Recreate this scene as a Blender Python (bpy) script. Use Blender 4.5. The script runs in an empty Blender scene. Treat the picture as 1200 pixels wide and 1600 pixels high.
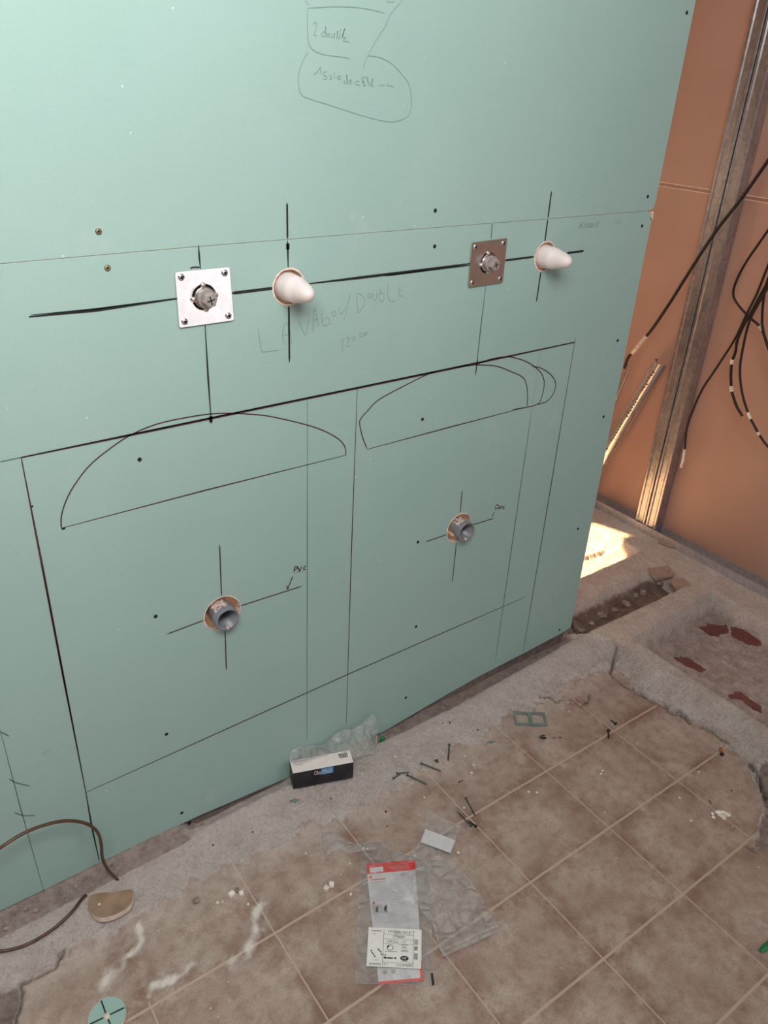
import bpy, bmesh, math, random
import numpy as np
from mathutils import Vector, Matrix
from mathutils.geometry import tessellate_polygon

S = bpy.context.scene
COL = S.collection
random.seed(7)

# ------------------------------------------------------------------ camera, light, exposure
FPX = 1237.708                      # focal length in pixels of the 1200x1600 frame
CAM = np.array([0.0, -1.15122, 1.47])
R2 = np.array([[0.80556, -0.59075, 0.04583],
               [-0.25532, -0.41587, -0.87285],
               [0.53469, 0.69143, -0.48583]])
cd = bpy.data.cameras.new('camera')
cam = bpy.data.objects.new('camera', cd)
COL.objects.link(cam)
S.camera = cam
cd.sensor_fit = 'VERTICAL'
cd.sensor_height = 36.0
cd.lens = FPX / 1600 * 36.0
cd.clip_start = 0.02
m3 = Matrix((R2[0], -R2[1], -R2[2])).transposed()
cam.matrix_world = Matrix.Translation(Vector(CAM)) @ m3.to_4x4()

S.view_settings.view_transform = 'Standard'
S.view_settings.look = 'None'
S.view_settings.gamma = 1
S.view_settings.use_curve_mapping = False
S.view_settings.exposure = 0.0

w = bpy.data.worlds.new('world'); S.world = w; w.use_nodes = True
bg = w.node_tree.nodes['Background']
bg.inputs[0].default_value = (0.94, 0.97, 1.0, 1)
bg.inputs[1].default_value = 0.17


def area(name, loc, target, size, size_y, power, col, spread=180):
    l = bpy.data.lights.new(name, 'AREA')
    l.shape = 'RECTANGLE'; l.size = size; l.size_y = size_y
    l.energy = power; l.color = col; l.spread = math.radians(spread)
    o = bpy.data.objects.new(name, l); COL.objects.link(o)
    o.location = loc
    o.rotation_euler = (Vector(target) - Vector(loc)).to_track_quat('-Z', 'Y').to_euler()
    return o


# daylight through the high window on the camera's side, and through the doorway behind to the right
area('window_daylight', (-0.05, -1.30, 2.25), (-0.05, 0, 2.0), 1.3, 0.6, 41, (1.0, 0.99, 0.97))
area('doorway_daylight', (1.65, -2.4, 0.75), (0.5, 0, 0.5), 0.9, 1.5, 6.0, (0.97, 0.96, 1.0))
# warm fill lamp added at the back opening to lift ridges and brown wall
area('back_window_fill', (1.10, 1.93, 0.95), (1.6, 0, 0.30), 0.95, 0.4, 14, (1.0, 0.72, 0.46))
# low warm evening sun entering through the opening of the added back wall
sun = bpy.data.lights.new('evening_sun', 'SUN')
sun.energy = 33; sun.angle = math.radians(0.6); sun.color = (1.0, 0.62, 0.28)
so = bpy.data.objects.new('evening_sun', sun); COL.objects.link(so)
SUN = Vector((0.30, -0.78, -0.55)).normalized()
so.rotation_euler = SUN.to_track_quat('-Z', 'Y').to_euler()


# ------------------------------------------------------------------ surveying: photo pixel -> point on a real plane
def ray(px, py):
    return R2.T @ np.array([(px - 600) / FPX, (py - 800) / FPX, 1.0])


def W(px, py, y=0.0):               # point on the green wall (y = const)
    r = ray(px, py); s = (y - CAM[1]) / r[1]
    p = CAM + r * s; return Vector((p[0], y, p[2]))


def F(px, py, z=0.0):               # point on the floor (z = const)
    r = ray(px, py); s = (z - CAM[2]) / r[2]
    p = CAM + r * s; return Vector((p[0], p[1], z))


def X(px, py, x=2.325):             # point on the brown wall (x = const)
    r = ray(px, py); s = (x - CAM[0]) / r[0]
    p = CAM + r * s; return Vector((x, p[1], p[2]))


# ------------------------------------------------------------------ materials
def srgb(r, g, b):
    f = lambda c: (c / 255 / 12.92) if c / 255 <= 0.04045 else ((c / 255 + 0.055) / 1.055) ** 2.4
    return (f(r), f(g), f(b), 1)


class N:
    """small helper around a node tree"""
    def __init__(s, name):
        s.m = bpy.data.materials.new(name); s.m.use_nodes = True
        s.t = s.m.node_tree; s.b = s.t.nodes['Principled BSDF']; s.out = s.t.nodes['Material Output']

    def n(s, typ, **kw):
        nd = s.t.nodes.new(typ)
        for k, v in kw.items():
            if k.startswith('i_'):
                nd.inputs[k[2:].replace('_', ' ')].default_value = v
            else:
                setattr(nd, k, v)
        return nd

    def l(s, a, b): s.t.links.new(a, b)

    def math(s, op, a, b=None, clamp=False):
        nd = s.t.nodes.new('ShaderNodeMath'); nd.operation = op; nd.use_clamp = clamp
        for i, v in enumerate((a, b)):
            if v is None: continue
            if isinstance(v, (int, float)): nd.inputs[i].default_value = v
            else: s.l(v, nd.inputs[i])
        return nd.outputs[0]

    def mix(s, fac, a, b, blend='MIX'):
        nd = s.t.nodes.new('ShaderNodeMix'); nd.data_type = 'RGBA'; nd.blend_type = blend
        for i, v in ((0, fac), (6, a), (7, b)):
            if isinstance(v, (int, float, tuple)): nd.inputs[i].default_value = v
            else: s.l(v, nd.inputs[i])
        return nd.outputs[2]

    def ramp(s, fac, lo, hi):
        nd = s.t.nodes.new('ShaderNodeMapRange'); nd.inputs[1].default_value = lo; nd.inputs[2].default_value = hi
        s.l(fac, nd.inputs[0]); return nd.outputs[0]

    def noise(s, scale, detail=3, rough=0.5, vec=None):
        nd = s.t.nodes.new('ShaderNodeTexNoise'); nd.inputs['Scale'].default_value = scale
        nd.inputs['Detail'].default_value = detail; nd.inputs['Roughness'].default_value = rough
        if vec is None: vec = s.pos()
        s.l(vec, nd.inputs['Vector']); return nd.outputs[0]

    def pos(s):
        if not hasattr(s, '_p'):
            s._p = s.n('ShaderNodeNewGeometry').outputs['Position']
        return s._p

    def bump(s, h, strength=0.3, dist=0.002):
        nd = s.n('ShaderNodeBump'); nd.inputs['Strength'].default_value = strength
        nd.inputs['Distance'].default_value = dist
        s.l(h, nd.inputs['Height']); s.l(nd.outputs[0], s.b.inputs['Normal'])


def simple(name, col, rough=0.6, metal=0.0, var=0.08, vscale=60, bump=0.0, spec=0.5, alpha=None):
    k = N(name)
    n1 = k.noise(vscale, 3)
    dark = tuple(c * (1 - var * 2) for c in col[:3]) + (1,)
    lite = tuple(min(1, c * (1 + var * 2)) for c in col[:3]) + (1,)
    k.l(k.mix(k.ramp(n1, 0.3, 0.7), dark, lite), k.b.inputs['Base Color'])
    k.b.inputs['Roughness'].default_value = rough
    k.b.inputs['Metallic'].default_value = metal
    k.b.inputs['Specular IOR Level'].default_value = spec
    if bump: k.bump(n1, bump, 0.002)
    return k.m


def film(name, col, alpha, rough=0.15):
    k = N(name)
    n1 = k.noise(45, 4, 0.6)
    k.b.inputs['Base Color'].default_value = col
    k.b.inputs['Roughness'].default_value = rough
    k.b.inputs['Specular IOR Level'].default_value = 0.8
    k.b.inputs['Coat Weight'].default_value = 0.3
    k.l(k.math('MULTIPLY', k.ramp(n1, 0.1, 0.9), alpha * 2), k.b.inputs['Alpha'])
    vo = k.n('ShaderNodeTexVoronoi'); vo.feature = 'DISTANCE_TO_EDGE'; vo.inputs['Scale'].default_value = 38
    k.l(k.pos(), vo.inputs['Vector'])
    k.bump(k.math('ADD', n1, k.ramp(vo.outputs['Distance'], 0.0, 0.18)), 0.8, 0.006)
    return k.m


def teal_material():
    k = N('green_plasterboard_paper')
    big = k.noise(2.2, 4, 0.55)
    fine = k.noise(220, 2)
    base = k.mix(k.ramp(big, 0.3, 0.7), srgb(151, 183, 177), srgb(159, 189, 184))
    base = k.mix(k.math('MULTIPLY', k.ramp(fine, 0.3, 0.7), 0.25), base, srgb(144, 176, 170))
    # pale smudges and tiny plaster specks
    sm = k.noise(7, 5, 0.65)
    base = k.mix(k.math('MULTIPLY', k.ramp(sm, 0.62, 0.8), 0.35), base, srgb(196, 205, 196))
    v = k.n('ShaderNodeTexVoronoi'); v.inputs['Scale'].default_value = 28
    k.l(k.pos(), v.inputs['Vector'])
    sp = k.math('LESS_THAN', v.outputs['Distance'], 0.045)
    pick = k.math('GREATER_THAN', k.n('ShaderNodeSeparateColor').outputs[0], 0.5)
    sc = k.n('ShaderNodeSeparateColor'); k.l(v.outputs['Color'], sc.inputs[0])
    pick = k.math('GREATER_THAN', sc.outputs[0], 0.72)
    base = k.mix(k.math('MULTIPLY', k.math('MULTIPLY', sp, pick), 0.6), base, srgb(215, 225, 215))
    # brushed paper fibre, slightly scratched
    mp = k.n('ShaderNodeMapping'); mp.inputs['Scale'].default_value = (6, 6, 300)
    k.l(k.pos(), mp.inputs[0])
    fib = k.noise(1.0, 3, 0.6, mp.outputs[0])
    base = k.mix(k.math('MULTIPLY', k.ramp(fib, 0.4, 0.8), 0.12), base, srgb(172, 197, 191))
    k.l(base, k.b.inputs['Base Color'])
    k.b.inputs['Roughness'].default_value = 0.72
    k.b.inputs['Specular IOR Level'].default_value = 0.3
    k.bump(fine, 0.08, 0.001)
    return k.m


def brown_material():
    k = N('brown_plasterboard_paper')
    big = k.noise(3, 3)
    base = k.mix(k.ramp(big, 0.3, 0.7), srgb(166, 131, 118), srgb(176, 140, 126))
    fine = k.noise(150, 3)
    base = k.mix(k.math('MULTIPLY', fine, 0.15), base, srgb(206, 164, 144))
    k.l(base, k.b.inputs['Base Color'])
    k.b.inputs['Roughness'].default_value = 0.5
    k.bump(fine, 0.05, 0.001)
    return k.m


def zinc_material(name, col, rough, var=0.2, metal=1.0):
    k = N(name)
    v = k.n('ShaderNodeTexVoronoi'); v.inputs['Scale'].default_value = 90
    k.l(k.pos(), v.inputs['Vector'])
    sc = k.n('ShaderNodeSeparateColor'); k.l(v.outputs['Color'], sc.inputs[0])
    n1 = k.noise(12, 4, 0.6)
    f = k.math('ADD', k.math('MULTIPLY', sc.outputs[0], 0.4), k.math('MULTIPLY', n1, 0.6))
    d = tuple(c * (1 - var * 2) for c in col[:3]) + (1,)
    k.l(k.mix(k.ramp(f, 0.25, 0.75), d, col), k.b.inputs['Base Color'])
    k.b.inputs['Metallic'].default_value = metal
    k.b.inputs['Roughness'].default_value = rough
    k.bump(n1, 0.05, 0.002)
    return k.m


TX, TY, T0X, T0Y, TROT = 0.2485, 0.1975, 0.937, -0.5075, math.radians(-0.8)


def floor_material():
    k = N('broken_tile_and_mortar_floor')
    P = k.pos()
    att = lambda nm: k.n('ShaderNodeAttribute', attribute_name=nm).outputs['Fac']
    mort, dirt, red, dust, crack, smear = (att(a) for a in ('mortar', 'dirt', 'red', 'dust', 'crack', 'smear'))
    mp = k.n('ShaderNodeMapping'); mp.vector_type = 'POINT'
    mp.inputs['Rotation'].default_value = (0, 0, -TROT)
    k.l(P, mp.inputs[0])
    sx = k.n('ShaderNodeSeparateXYZ'); k.l(mp.outputs[0], sx.inputs[0])
    c, s_ = math.cos(-TROT), math.sin(-TROT)
    ox, oy = T0X * c - T0Y * s_, T0X * s_ + T0Y * c
    u = k.math('DIVIDE', k.math('SUBTRACT', sx.outputs[0], ox), TX)
    v = k.math('DIVIDE', k.math('SUBTRACT', sx.outputs[1], oy), TY)
    wob = k.math('MULTIPLY', k.math('SUBTRACT', k.noise(25, 3), 0.5), 0.012)
    u = k.math('ADD', u, wob); v = k.math('ADD', v, wob)
    def edge(t, sc):
        fr = k.math('FRACT', t)
        return k.math('MULTIPLY', k.math('MINIMUM', fr, k.math('SUBTRACT', 1.0, fr)), sc)
    e = k.math('MINIMUM', edge(u, TX), edge(v, TY))
    eu, ev = edge(u, TX), edge(v, TY)
    groutm = k.math('MAXIMUM', k.math('LESS_THAN', eu, 0.0016), k.math('LESS_THAN', ev, 0.0027))
    groutm = k.math('MULTIPLY', groutm, k.math('SUBTRACT', 1.0, smear))
    # per tile tone
    cmb = k.n('ShaderNodeCombineXYZ')
    k.l(k.math('FLOOR', u), cmb.inputs[0]); k.l(k.math('FLOOR', v), cmb.inputs[1])
    wn = k.n('ShaderNodeTexWhiteNoise'); k.l(cmb.outputs[0], wn.inputs['Vector'])
    n_big = k.noise(9, 5, 0.6); n_mid = k.noise(38, 5, 0.65); n_f = k.noise(260, 3, 0.6)
    tile = k.mix(k.ramp(n_big, 0.33, 0.67), srgb(162, 140, 129), srgb(192, 175, 166))
    tile = k.mix(k.math('MULTIPLY', k.ramp(n_mid, 0.45, 0.72), 0.7), tile, srgb(142, 110, 96))
    tile = k.mix(k.math('MULTIPLY', wn.outputs['Value'], 0.12), tile, srgb(150, 118, 104))
    # rusty soiling that gathers along the joints
    near = k.math('SUBTRACT', 1.0, k.ramp(e, 0.0, 0.045))
    soil = k.math('MULTIPLY', k.math('MULTIPLY', near, k.ramp(k.noise(14, 5, 0.7), 0.42, 0.60)), 0.82)
    tile = k.mix(soil, tile, srgb(124, 86, 70))
    tile = k.mix(k.math('MULTIPLY', k.ramp(n_f, 0.5, 0.75), 0.45), tile, srgb(118, 92, 80))
    tile = k.mix(k.math('MULTIPLY', groutm, 0.9), tile, srgb(194, 172, 158))
    # mortar
    mcol = k.mix(k.ramp(k.noise(16, 5, 0.65), 0.3, 0.7), srgb(210, 194, 189), srgb(236, 225, 221))
    mcol = k.mix(k.math('MULTIPLY', k.ramp(n_f, 0.5, 0.75), 0.3), mcol, srgb(150, 134, 124))
    mcol = k.mix(k.math('MULTIPLY', k.ramp(k.noise(120, 4, 0.7), 0.6, 0.75), 0.35), mcol, srgb(225, 216, 206))
    gr1 = k.noise(150, 5, 0.75)
    mcol = k.mix(k.math('MULTIPLY', k.ramp(gr1, 0.50, 0.62), 0.42), mcol, srgb(158, 143, 134))
    mcol = k.mix(k.math('MULTIPLY', k.ramp(gr1, 0.42, 0.36), 0.5), mcol, srgb(240, 232, 226))
    dcol = k.mix(k.ramp(k.noise(30, 5, 0.7), 0.35, 0.65), srgb(118, 95, 90), srgb(162, 140, 132))
    rcol = k.mix(k.ramp(n_mid, 0.3, 0.7), srgb(124, 66, 62), srgb(150, 94, 86))
    mm = k.ramp(k.math('ADD', mort, k.math('MULTIPLY', k.math('SUBTRACT', n_mid, 0.5), 0.9)), 0.35, 0.65)
    col = k.mix(mm, tile, mcol)
    dd = k.ramp(k.math('ADD', dirt, k.math('MULTIPLY', k.math('SUBTRACT', n_mid, 0.5), 0.7)), 0.3, 0.7)
    col = k.mix(dd, col, dcol)
    rr = k.ramp(k.math('ADD', red, k.math('MULTIPLY', k.math('SUBTRACT', n_mid, 0.5), 0.5)), 0.4, 0.6)
    col = k.mix(rr, col, rcol)
    # plaster dust, streaks and spots
    du = k.math('MULTIPLY', k.ramp(k.math('MULTIPLY', dust, k.math('ADD', 0.15, k.math('MULTIPLY', k.noise(60, 8, 0.85), 1.5))), 0.25, 0.85), 0.9)
    col = k.mix(du, col, srgb(226, 218, 212))
    v1 = k.n('ShaderNodeTexVoronoi'); v1.inputs['Scale'].default_value = 42
    k.l(P, v1.inputs['Vector'])
    sc = k.n('ShaderNodeSeparateColor'); k.l(v1.outputs['Color'], sc.inputs[0])
    spk = k.math('MULTIPLY', k.math('LESS_THAN', v1.outputs['Distance'], k.math('MULTIPLY', sc.outputs[1], 0.09)),
                 k.math('GREATER_THAN', sc.outputs[0], 0.7))
    col = k.mix(k.math('MULTIPLY', spk, 0.65), col, srgb(232, 224, 216))
    spk2 = k.math('MULTIPLY', k.math('LESS_THAN', v1.outputs['Distance'], k.math('MULTIPLY', sc.outputs[1], 0.07)),
                  k.math('LESS_THAN', sc.outputs[0], 0.1))
    col = k.mix(k.math('MULTIPLY', spk2, 0.7), col, srgb(60, 48, 44))
    col = k.mix(crack, col, srgb(70, 56, 50))
    k.l(col, k.b.inputs['Base Color'])
    # mortar is granular, tiles are slightly satin
    rg = k.n('ShaderNodeMix'); rg.data_type = 'FLOAT'
    k.l(mm, rg.inputs[0]); rg.inputs[2].default_value = 0.55; rg.inputs[3].default_value = 0.42
    k.l(rg.outputs[0], k.b.inputs['Roughness'])
    k.b.inputs['Specular IOR Level'].default_value = 0.5
    gran = k.noise(230, 4, 0.7)
    hm = k.math('MULTIPLY', k.math('MAXIMUM', mm, k.math('MULTIPLY', dd, 0.7)), gran)
    hh = k.math('ADD', hm, k.math('MULTIPLY', groutm, -0.25))
    hh = k.math('ADD', hh, k.math('MULTIPLY', n_f, 0.12))
    k.bump(hh, 1.0, 0.008)
    return k.m


M = {}
M['teal'] = teal_material()
M['brown'] = brown_material()
M['floor'] = floor_material()
M['marker'] = simple('black_marker_ink', srgb(26, 28, 32), 0.5, var=0.1)
M['redpen'] = simple('dark_red_brown_pen_ink', srgb(74, 42, 44), 0.6, var=0.25, vscale=90)
M['finepen'] = simple('thin_dark_pencil_line', srgb(74, 104, 102), 0.7, var=0.15)
M['pencil'] = simple('faint_grey_pencil', srgb(128, 154, 150), 0.7, var=0.08, vscale=200)
M['stamp'] = simple('faint_printed_stamp', srgb(132, 158, 154), 0.7, var=0.1, vscale=150)
M['core'] = simple('plaster_core', srgb(226, 205, 192), 0.9, var=0.08, bump=0.4)
M['cream'] = simple('cream_paper_edge', srgb(222, 184, 162), 0.7)
M['zinc'] = zinc_material('galvanised_stud_steel', (0.56, 0.55, 0.58, 1), 0.24, 0.16, 0.88)
M['zincdull'] = zinc_material('dull_track_steel', (0.60, 0.58, 0.62, 1), 0.5, 0.12, 0.75)
M['zincbright'] = zinc_material('bright_channel_steel', (0.80, 0.79, 0.82, 1), 0.24, 0.08, 0.95)
M['track'] = simple('dusty_track_steel', srgb(150, 136, 132), 0.55, metal=0.4, var=0.15, bump=0.2)
M['plate'] = zinc_material('mounting_plate_steel', (0.84, 0.79, 0.77, 1), 0.22, 0.05)
M['chrome'] = simple('shiny_screw_steel', (0.75, 0.74, 0.74, 1), 0.18, metal=1, var=0.05)
M['hole'] = simple('black_screw_and_pipe_shade', srgb(22, 22, 22), 0.8)  # black for screws and slots, also painted shade inside the pipes
M['gold'] = simple('yellow_zinc_screw', srgb(170, 150, 120), 0.35, metal=0.8, var=0.1)
M['plug'] = simple('grey_plastic_plug', srgb(150, 142, 140), 0.45, var=0.05)
M['pvc'] = simple('grey_pvc', srgb(120, 124, 132), 0.35, var=0.06)
M['pvcdust'] = simple('plaster_smear', srgb(205, 190, 180), 0.9, var=0.1)
M['cable'] = simple('black_cable_sheath', srgb(14, 14, 15), 0.5, var=0.1)
M['tape'] = simple('white_marking_tape', srgb(226, 212, 202), 0.6)
M['browncable'] = simple('brown_conduit_wire', srgb(84, 58, 46), 0.35, var=0.15)
M['black'] = simple('black_card', srgb(30, 31, 38), 0.4, var=0.4, vscale=30)
M['whitecard'] = simple('white_card', srgb(232, 224, 222), 0.6, var=0.02)
M['print'] = simple('black_print', srgb(34, 34, 36), 0.6)
M['greyprint'] = simple('pale_grey_print', srgb(176, 174, 178), 0.7)
M['cardgrey'] = simple('pale_lilac_card_print', srgb(206, 198, 200), 0.7)
M['blue'] = simple('blue_print', srgb(96, 156, 212), 0.5)
M['redprint'] = simple('red_print', srgb(214, 48, 44), 0.5, var=0.05)
M['pinkprint'] = simple('pink_red_print', srgb(214, 110, 104), 0.6)
M['paper'] = simple('leaflet_paper', srgb(212, 210, 214), 0.6, var=0.02)
M['sticker'] = simple('sticker_paper', srgb(238, 234, 234), 0.5, var=0.02)
M['kraft'] = simple('brown_backing_paper', srgb(150, 124, 104), 0.7, var=0.12, vscale=30)
M['greenplastic'] = simple('green_plastic', srgb(20, 130, 76), 0.35)
M['greyspacer'] = simple('grey_green_plastic', srgb(112, 132, 128), 0.5)
M['darkscrew'] = simple('dark_phosphate_screw', srgb(40, 38, 38), 0.5, metal=0.3)
M['greyscrew'] = simple('grey_green_screw', srgb(84, 92, 90), 0.45, metal=0.5)
M['chip'] = simple('white_plaster', srgb(236, 226, 218), 0.9, bump=0.4)
M['greychip'] = simple('grey_mortar_lump', srgb(150, 134, 125), 0.9, bump=0.6, var=0.2)
M['terracotta'] = simple('terracotta_shard', srgb(160, 136, 126), 0.8, bump=0.4)
M['orange'] = simple('orange_brown_plug', srgb(190, 110, 74), 0.6)
M['film'] = film('clear_crumpled_film', (0.78, 0.76, 0.76, 1), 0.19, 0.08)
M['filmgrey'] = film('milky_film', (0.64, 0.63, 0.64, 1), 0.17)
M['filmwall'] = film('grey_clear_film', (0.66, 0.68, 0.66, 1), 0.26, 0.12)
M['seal'] = film('zip_seal_strip', (0.86, 0.84, 0.84, 1), 0.42)
M['plaster'] = simple('white_render', srgb(205, 200, 192), 0.9, bump=0.2, vscale=20)
k = N('milky_cap_plastic')
k.b.inputs['Base Color'].default_value = (0.76, 0.69, 0.69, 1)
k.b.inputs['Roughness'].default_value = 0.42
k.b.inputs['Subsurface Weight'].default_value = 0.6
k.b.inputs['Subsurface Radius'].default_value = (0.02, 0.012, 0.01)
k.b.inputs['Subsurface Scale'].default_value = 0.5
k.bump(k.noise(60, 2), 0.06, 0.001)
M['cap'] = k.m


# ------------------------------------------------------------------ mesh helpers
class B:
    def __init__(s, *mats): s.v = []; s.f = []; s.m = []; s.sm = []; s.mats = list(mats)

    def mi(s, key):
        if key not in s.mats: s.mats.append(key)
        return s.mats.index(key)

    def add(s, verts, faces, key=None, smooth=False):
        o = len(s.v); s.v += [tuple(v) for v in verts]
        i = 0 if key is None else s.mi(key)
        for f in faces:
            s.f.append(tuple(o + a for a in f)); s.m.append(i); s.sm.append(smooth)

    def obj(s, name, parent=None, bevel=0.0):
        me = bpy.data.meshes.new(name)
        me.from_pydata(s.v, [], s.f)
        for k_ in s.mats: me.materials.append(M[k_])
        me.polygons.foreach_set('material_index', s.m)
        me.polygons.foreach_set('use_smooth', s.sm)
        me.update()
        o = bpy.data.objects.new(name, me); COL.objects.link(o)
        if parent is not None: o.parent = parent
        if bevel:
            md = o.modifiers.new('bevel', 'BEVEL'); md.width = bevel; md.segments = 2; md.limit_method = 'ANGLE'
        return o


def tag(o, label=None, cat=None, group=None, kind=None):
    if label: o['label'] = label
    if cat: o['category'] = cat
    if group: o['group'] = group
    if kind: o['kind'] = kind
    return o


def empty(name, loc, label, cat, group=None):
    o = bpy.data.objects.new(name, None); COL.objects.link(o)
    o.empty_display_size = 0.02
    o['_loc'] = tuple(loc)
    return tag(o, label, cat, group)


def settle(root):
    """move the empty to its base and keep its children where they were built"""
    loc = Vector(root['_loc']); del root['_loc']
    root.location = loc
    for ch in root.children:
        ch.data.transform(Matrix.Translation(-loc))
        for g in ch.children: g.data.transform(Matrix.Translation(-loc))


def recentre(o):
    """put a single-mesh thing's origin at its lowest middle"""
    vs = [v.co for v in o.data.vertices]
    c = sum(vs, Vector()) / len(vs); c.z = min(v.z for v in vs)
    o.data.transform(Matrix.Translation(-c)); o.location = c
    for ch in o.children: ch.data.transform(Matrix.Translation(-c))
    return o


def box(b, lo, hi, key=None):
    x0, y0, z0 = lo; x1, y1, z1 = hi
    v = [(x0, y0, z0), (x1, y0, z0), (x1, y1, z0), (x0, y1, z0), (x0, y0, z1), (x1, y0, z1), (x1, y1, z1), (x0, y1, z1)]
    b.add(v, [(0, 3, 2, 1), (4, 5, 6, 7), (0, 1, 5, 4), (1, 2, 6, 5), (2, 3, 7, 6), (3, 0, 4, 7)], key)


def frame_of(d):
    d = Vector(d).normalized()
    a = Vector((0, 0, 1)) if abs(d.z) < 0.9 else Vector((1, 0, 0))
    x = d.cross(a).normalized(); y = d.cross(x).normalized()
    return x, y, d


def lathe(b, origin, axis, prof, seg=32, key=None, smooth=True, caps=True, jitter=0, xdir=None, ph=0.0):
    """prof: list of (distance along axis, radius)"""
    x, y, d = frame_of(axis)
    if xdir is not None:
        x = Vector(xdir).normalized(); y = d.cross(x)
    o = Vector(origin); vs = []; fs = []
    for a, r in prof:
        for i in range(seg):
            t = 2 * math.pi * i / seg + ph
            rr = r * (1 + (random.uniform(-jitter, jitter) if jitter else 0))
            vs.append(o + d * a + x * (rr * math.cos(t)) + y * (rr * math.sin(t)))
    for k_ in range(len(prof) - 1):
        for i in range(seg):
            j = (i + 1) % seg
            fs.append((k_ * seg + i, k_ * seg + j, (k_ + 1) * seg + j, (k_ + 1) * seg + i))
    b.add(vs, fs, key, smooth)
    if caps:
        n0 = len(prof) - 1
        if prof[0][1] > 1e-5: b.add(vs[:seg], [tuple(range(seg))[::-1]], key)
        if prof[-1][1] > 1e-5: b.add(vs[n0 * seg:], [tuple(range(seg))], key)


def catmull(pts, n=8):
    pts = [Vector(p) for p in pts]
    if len(pts) < 3: return pts
    out = []
    P = [pts[0] * 2 - pts[1]] + pts + [pts[-1] * 2 - pts[-2]]
    for i in range(1, len(P) - 2):
        p0, p1, p2, p3 = P[i - 1:i + 3]
        for k_ in range(n):
            t = k_ / n
            out.append(0.5 * ((2 * p1) + (p2 - p0) * t + (2 * p0 - 5 * p1 + 4 * p2 - p3) * t * t + (3 * p1 - p0 - 3 * p2 + p3) * t ** 3))
    out.append(pts[-1])
    return out


def tube(b, pts, r, seg=10, key=None, n=8, smoothpath=True):
    pts = catmull(pts, n) if smoothpath else [Vector(p) for p in pts]
    vs = []; fs = []
    up = Vector((0.31, 0.77, 0.55))
    for i, p in enumerate(pts):
        d = (pts[min(i + 1, len(pts) - 1)] - pts[max(i - 1, 0)]).normalized()
        x = d.cross(up).normalized(); y = d.cross(x).normalized()
        rr = r(i / (len(pts) - 1)) if callable(r) else r
        for k_ in range(seg):
            t = 2 * math.pi * k_ / seg
            vs.append(p + x * rr * math.cos(t) + y * rr * math.sin(t))
    for i in range(len(pts) - 1):
        for k_ in range(seg):
            j = (k_ + 1) % seg
            fs.append((i * seg + k_, i * seg + j, (i + 1) * seg + j, (i + 1) * seg + k_))
    b.add(vs, fs, key, True)
    b.add(vs[:seg], [tuple(range(seg))[::-1]], key); b.add(vs[-seg:], [tuple(range(seg))], key)
    return pts


def stroke2d(pts, wd, taper=False):
    """ribbon outline quads for a polyline of 2D points"""
    qs = []
    P = [np.array(p, float) for p in pts]
    L, Rr = [], []
    for i, p in enumerate(P):
        d = P[min(i + 1, len(P) - 1)] - P[max(i - 1, 0)]
        d = d / (np.linalg.norm(d) + 1e-12); nrm = np.array([-d[1], d[0]])
        ww = wd / 2
        if taper and i in (0, len(P) - 1): ww *= 0.4
        L.append(p + nrm * ww); Rr.append(p - nrm * ww)
    for i in range(len(P) - 1):
        qs.append((L[i], Rr[i], Rr[i + 1], L[i + 1]))
    return qs


def wall_stroke(b, px, wd, key, smooth=True, y=-0.0006, jit=0.0):
    P = [W(*p) for p in px]
    if smooth and len(P) > 2: P = catmull(P, 6)
    elif len(P) == 2:
        n = 14; P = [P[0].lerp(P[1], i / n) for i in range(n + 1)]
    pts = [(p.x, p.z) for p in P]
    if jit: pts = [(a + random.uniform(-jit, jit), c + random.uniform(-jit, jit)) for a, c in pts]
    for q in stroke2d(pts, wd, True):
        b.add([(c[0], y, c[1]) for c in q], [(0, 1, 2, 3)], key)


_fc = {}
def text_tris(txt, font_size=1.0):
    """flat letters as triangles in the unit plane, origin at lower left"""
    if txt in _fc: return _fc[txt]
    cu = bpy.data.curves.new('t', 'FONT'); cu.body = txt; cu.size = 1.0; cu.resolution_u = 3
    ob = bpy.data.objects.new('t', cu); COL.objects.link(ob)
    dg = bpy.context.evaluated_depsgraph_get(); dg.update()
    me = bpy.data.meshes.new_from_object(ob.evaluated_get(dg))
    vs = [(v.co.x, v.co.y) for v in me.vertices]; fs = [tuple(p.vertices) for p in me.polygons]
    bpy.data.objects.remove(ob); bpy.data.curves.remove(cu); bpy.data.meshes.remove(me)
    x0 = min(v[0] for v in vs); x1 = max(v[0] for v in vs); y0 = min(v[1] for v in vs); y1 = max(v[1] for v in vs)
    vs = [((v[0] - x0) / (x1 - x0), (v[1] - y0) / (y1 - y0)) for v in vs]
    _fc[txt] = (vs, fs); return _fc[txt]


def put_text(b, txt, fn, u0, v0, u1, v1, key):
    vs, fs = text_tris(txt)
    b.add([fn(u0 + (u1 - u0) * a, v0 + (v1 - v0) * c) for a, c in vs], fs, key)


def quad_map(c00, c10, c11, c01, lift=0.0, nrm=(0, 0, 1)):
    c = [Vector(a) for a in (c00, c10, c11, c01)]; n = Vector(nrm).normalized() * lift
    def fn(u, v):
        return c[0] * (1 - u) * (1 - v) + c[1] * u * (1 - v) + c[2] * u * v + c[3] * (1 - u) * v + n
    return fn


def rect(b, fn, u0, v0, u1, v1, key, nu=1, nv=1):
    vs = [fn(u0 + (u1 - u0) * i / nu, v0 + (v1 - v0) * j / nv) for j in range(nv + 1) for i in range(nu + 1)]
    fs = [(j * (nu + 1) + i, j * (nu + 1) + i + 1, (j + 1) * (nu + 1) + i + 1, (j + 1) * (nu + 1) + i)
          for j in range(nv) for i in range(nu)]
    b.add(vs, fs, key)


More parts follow.
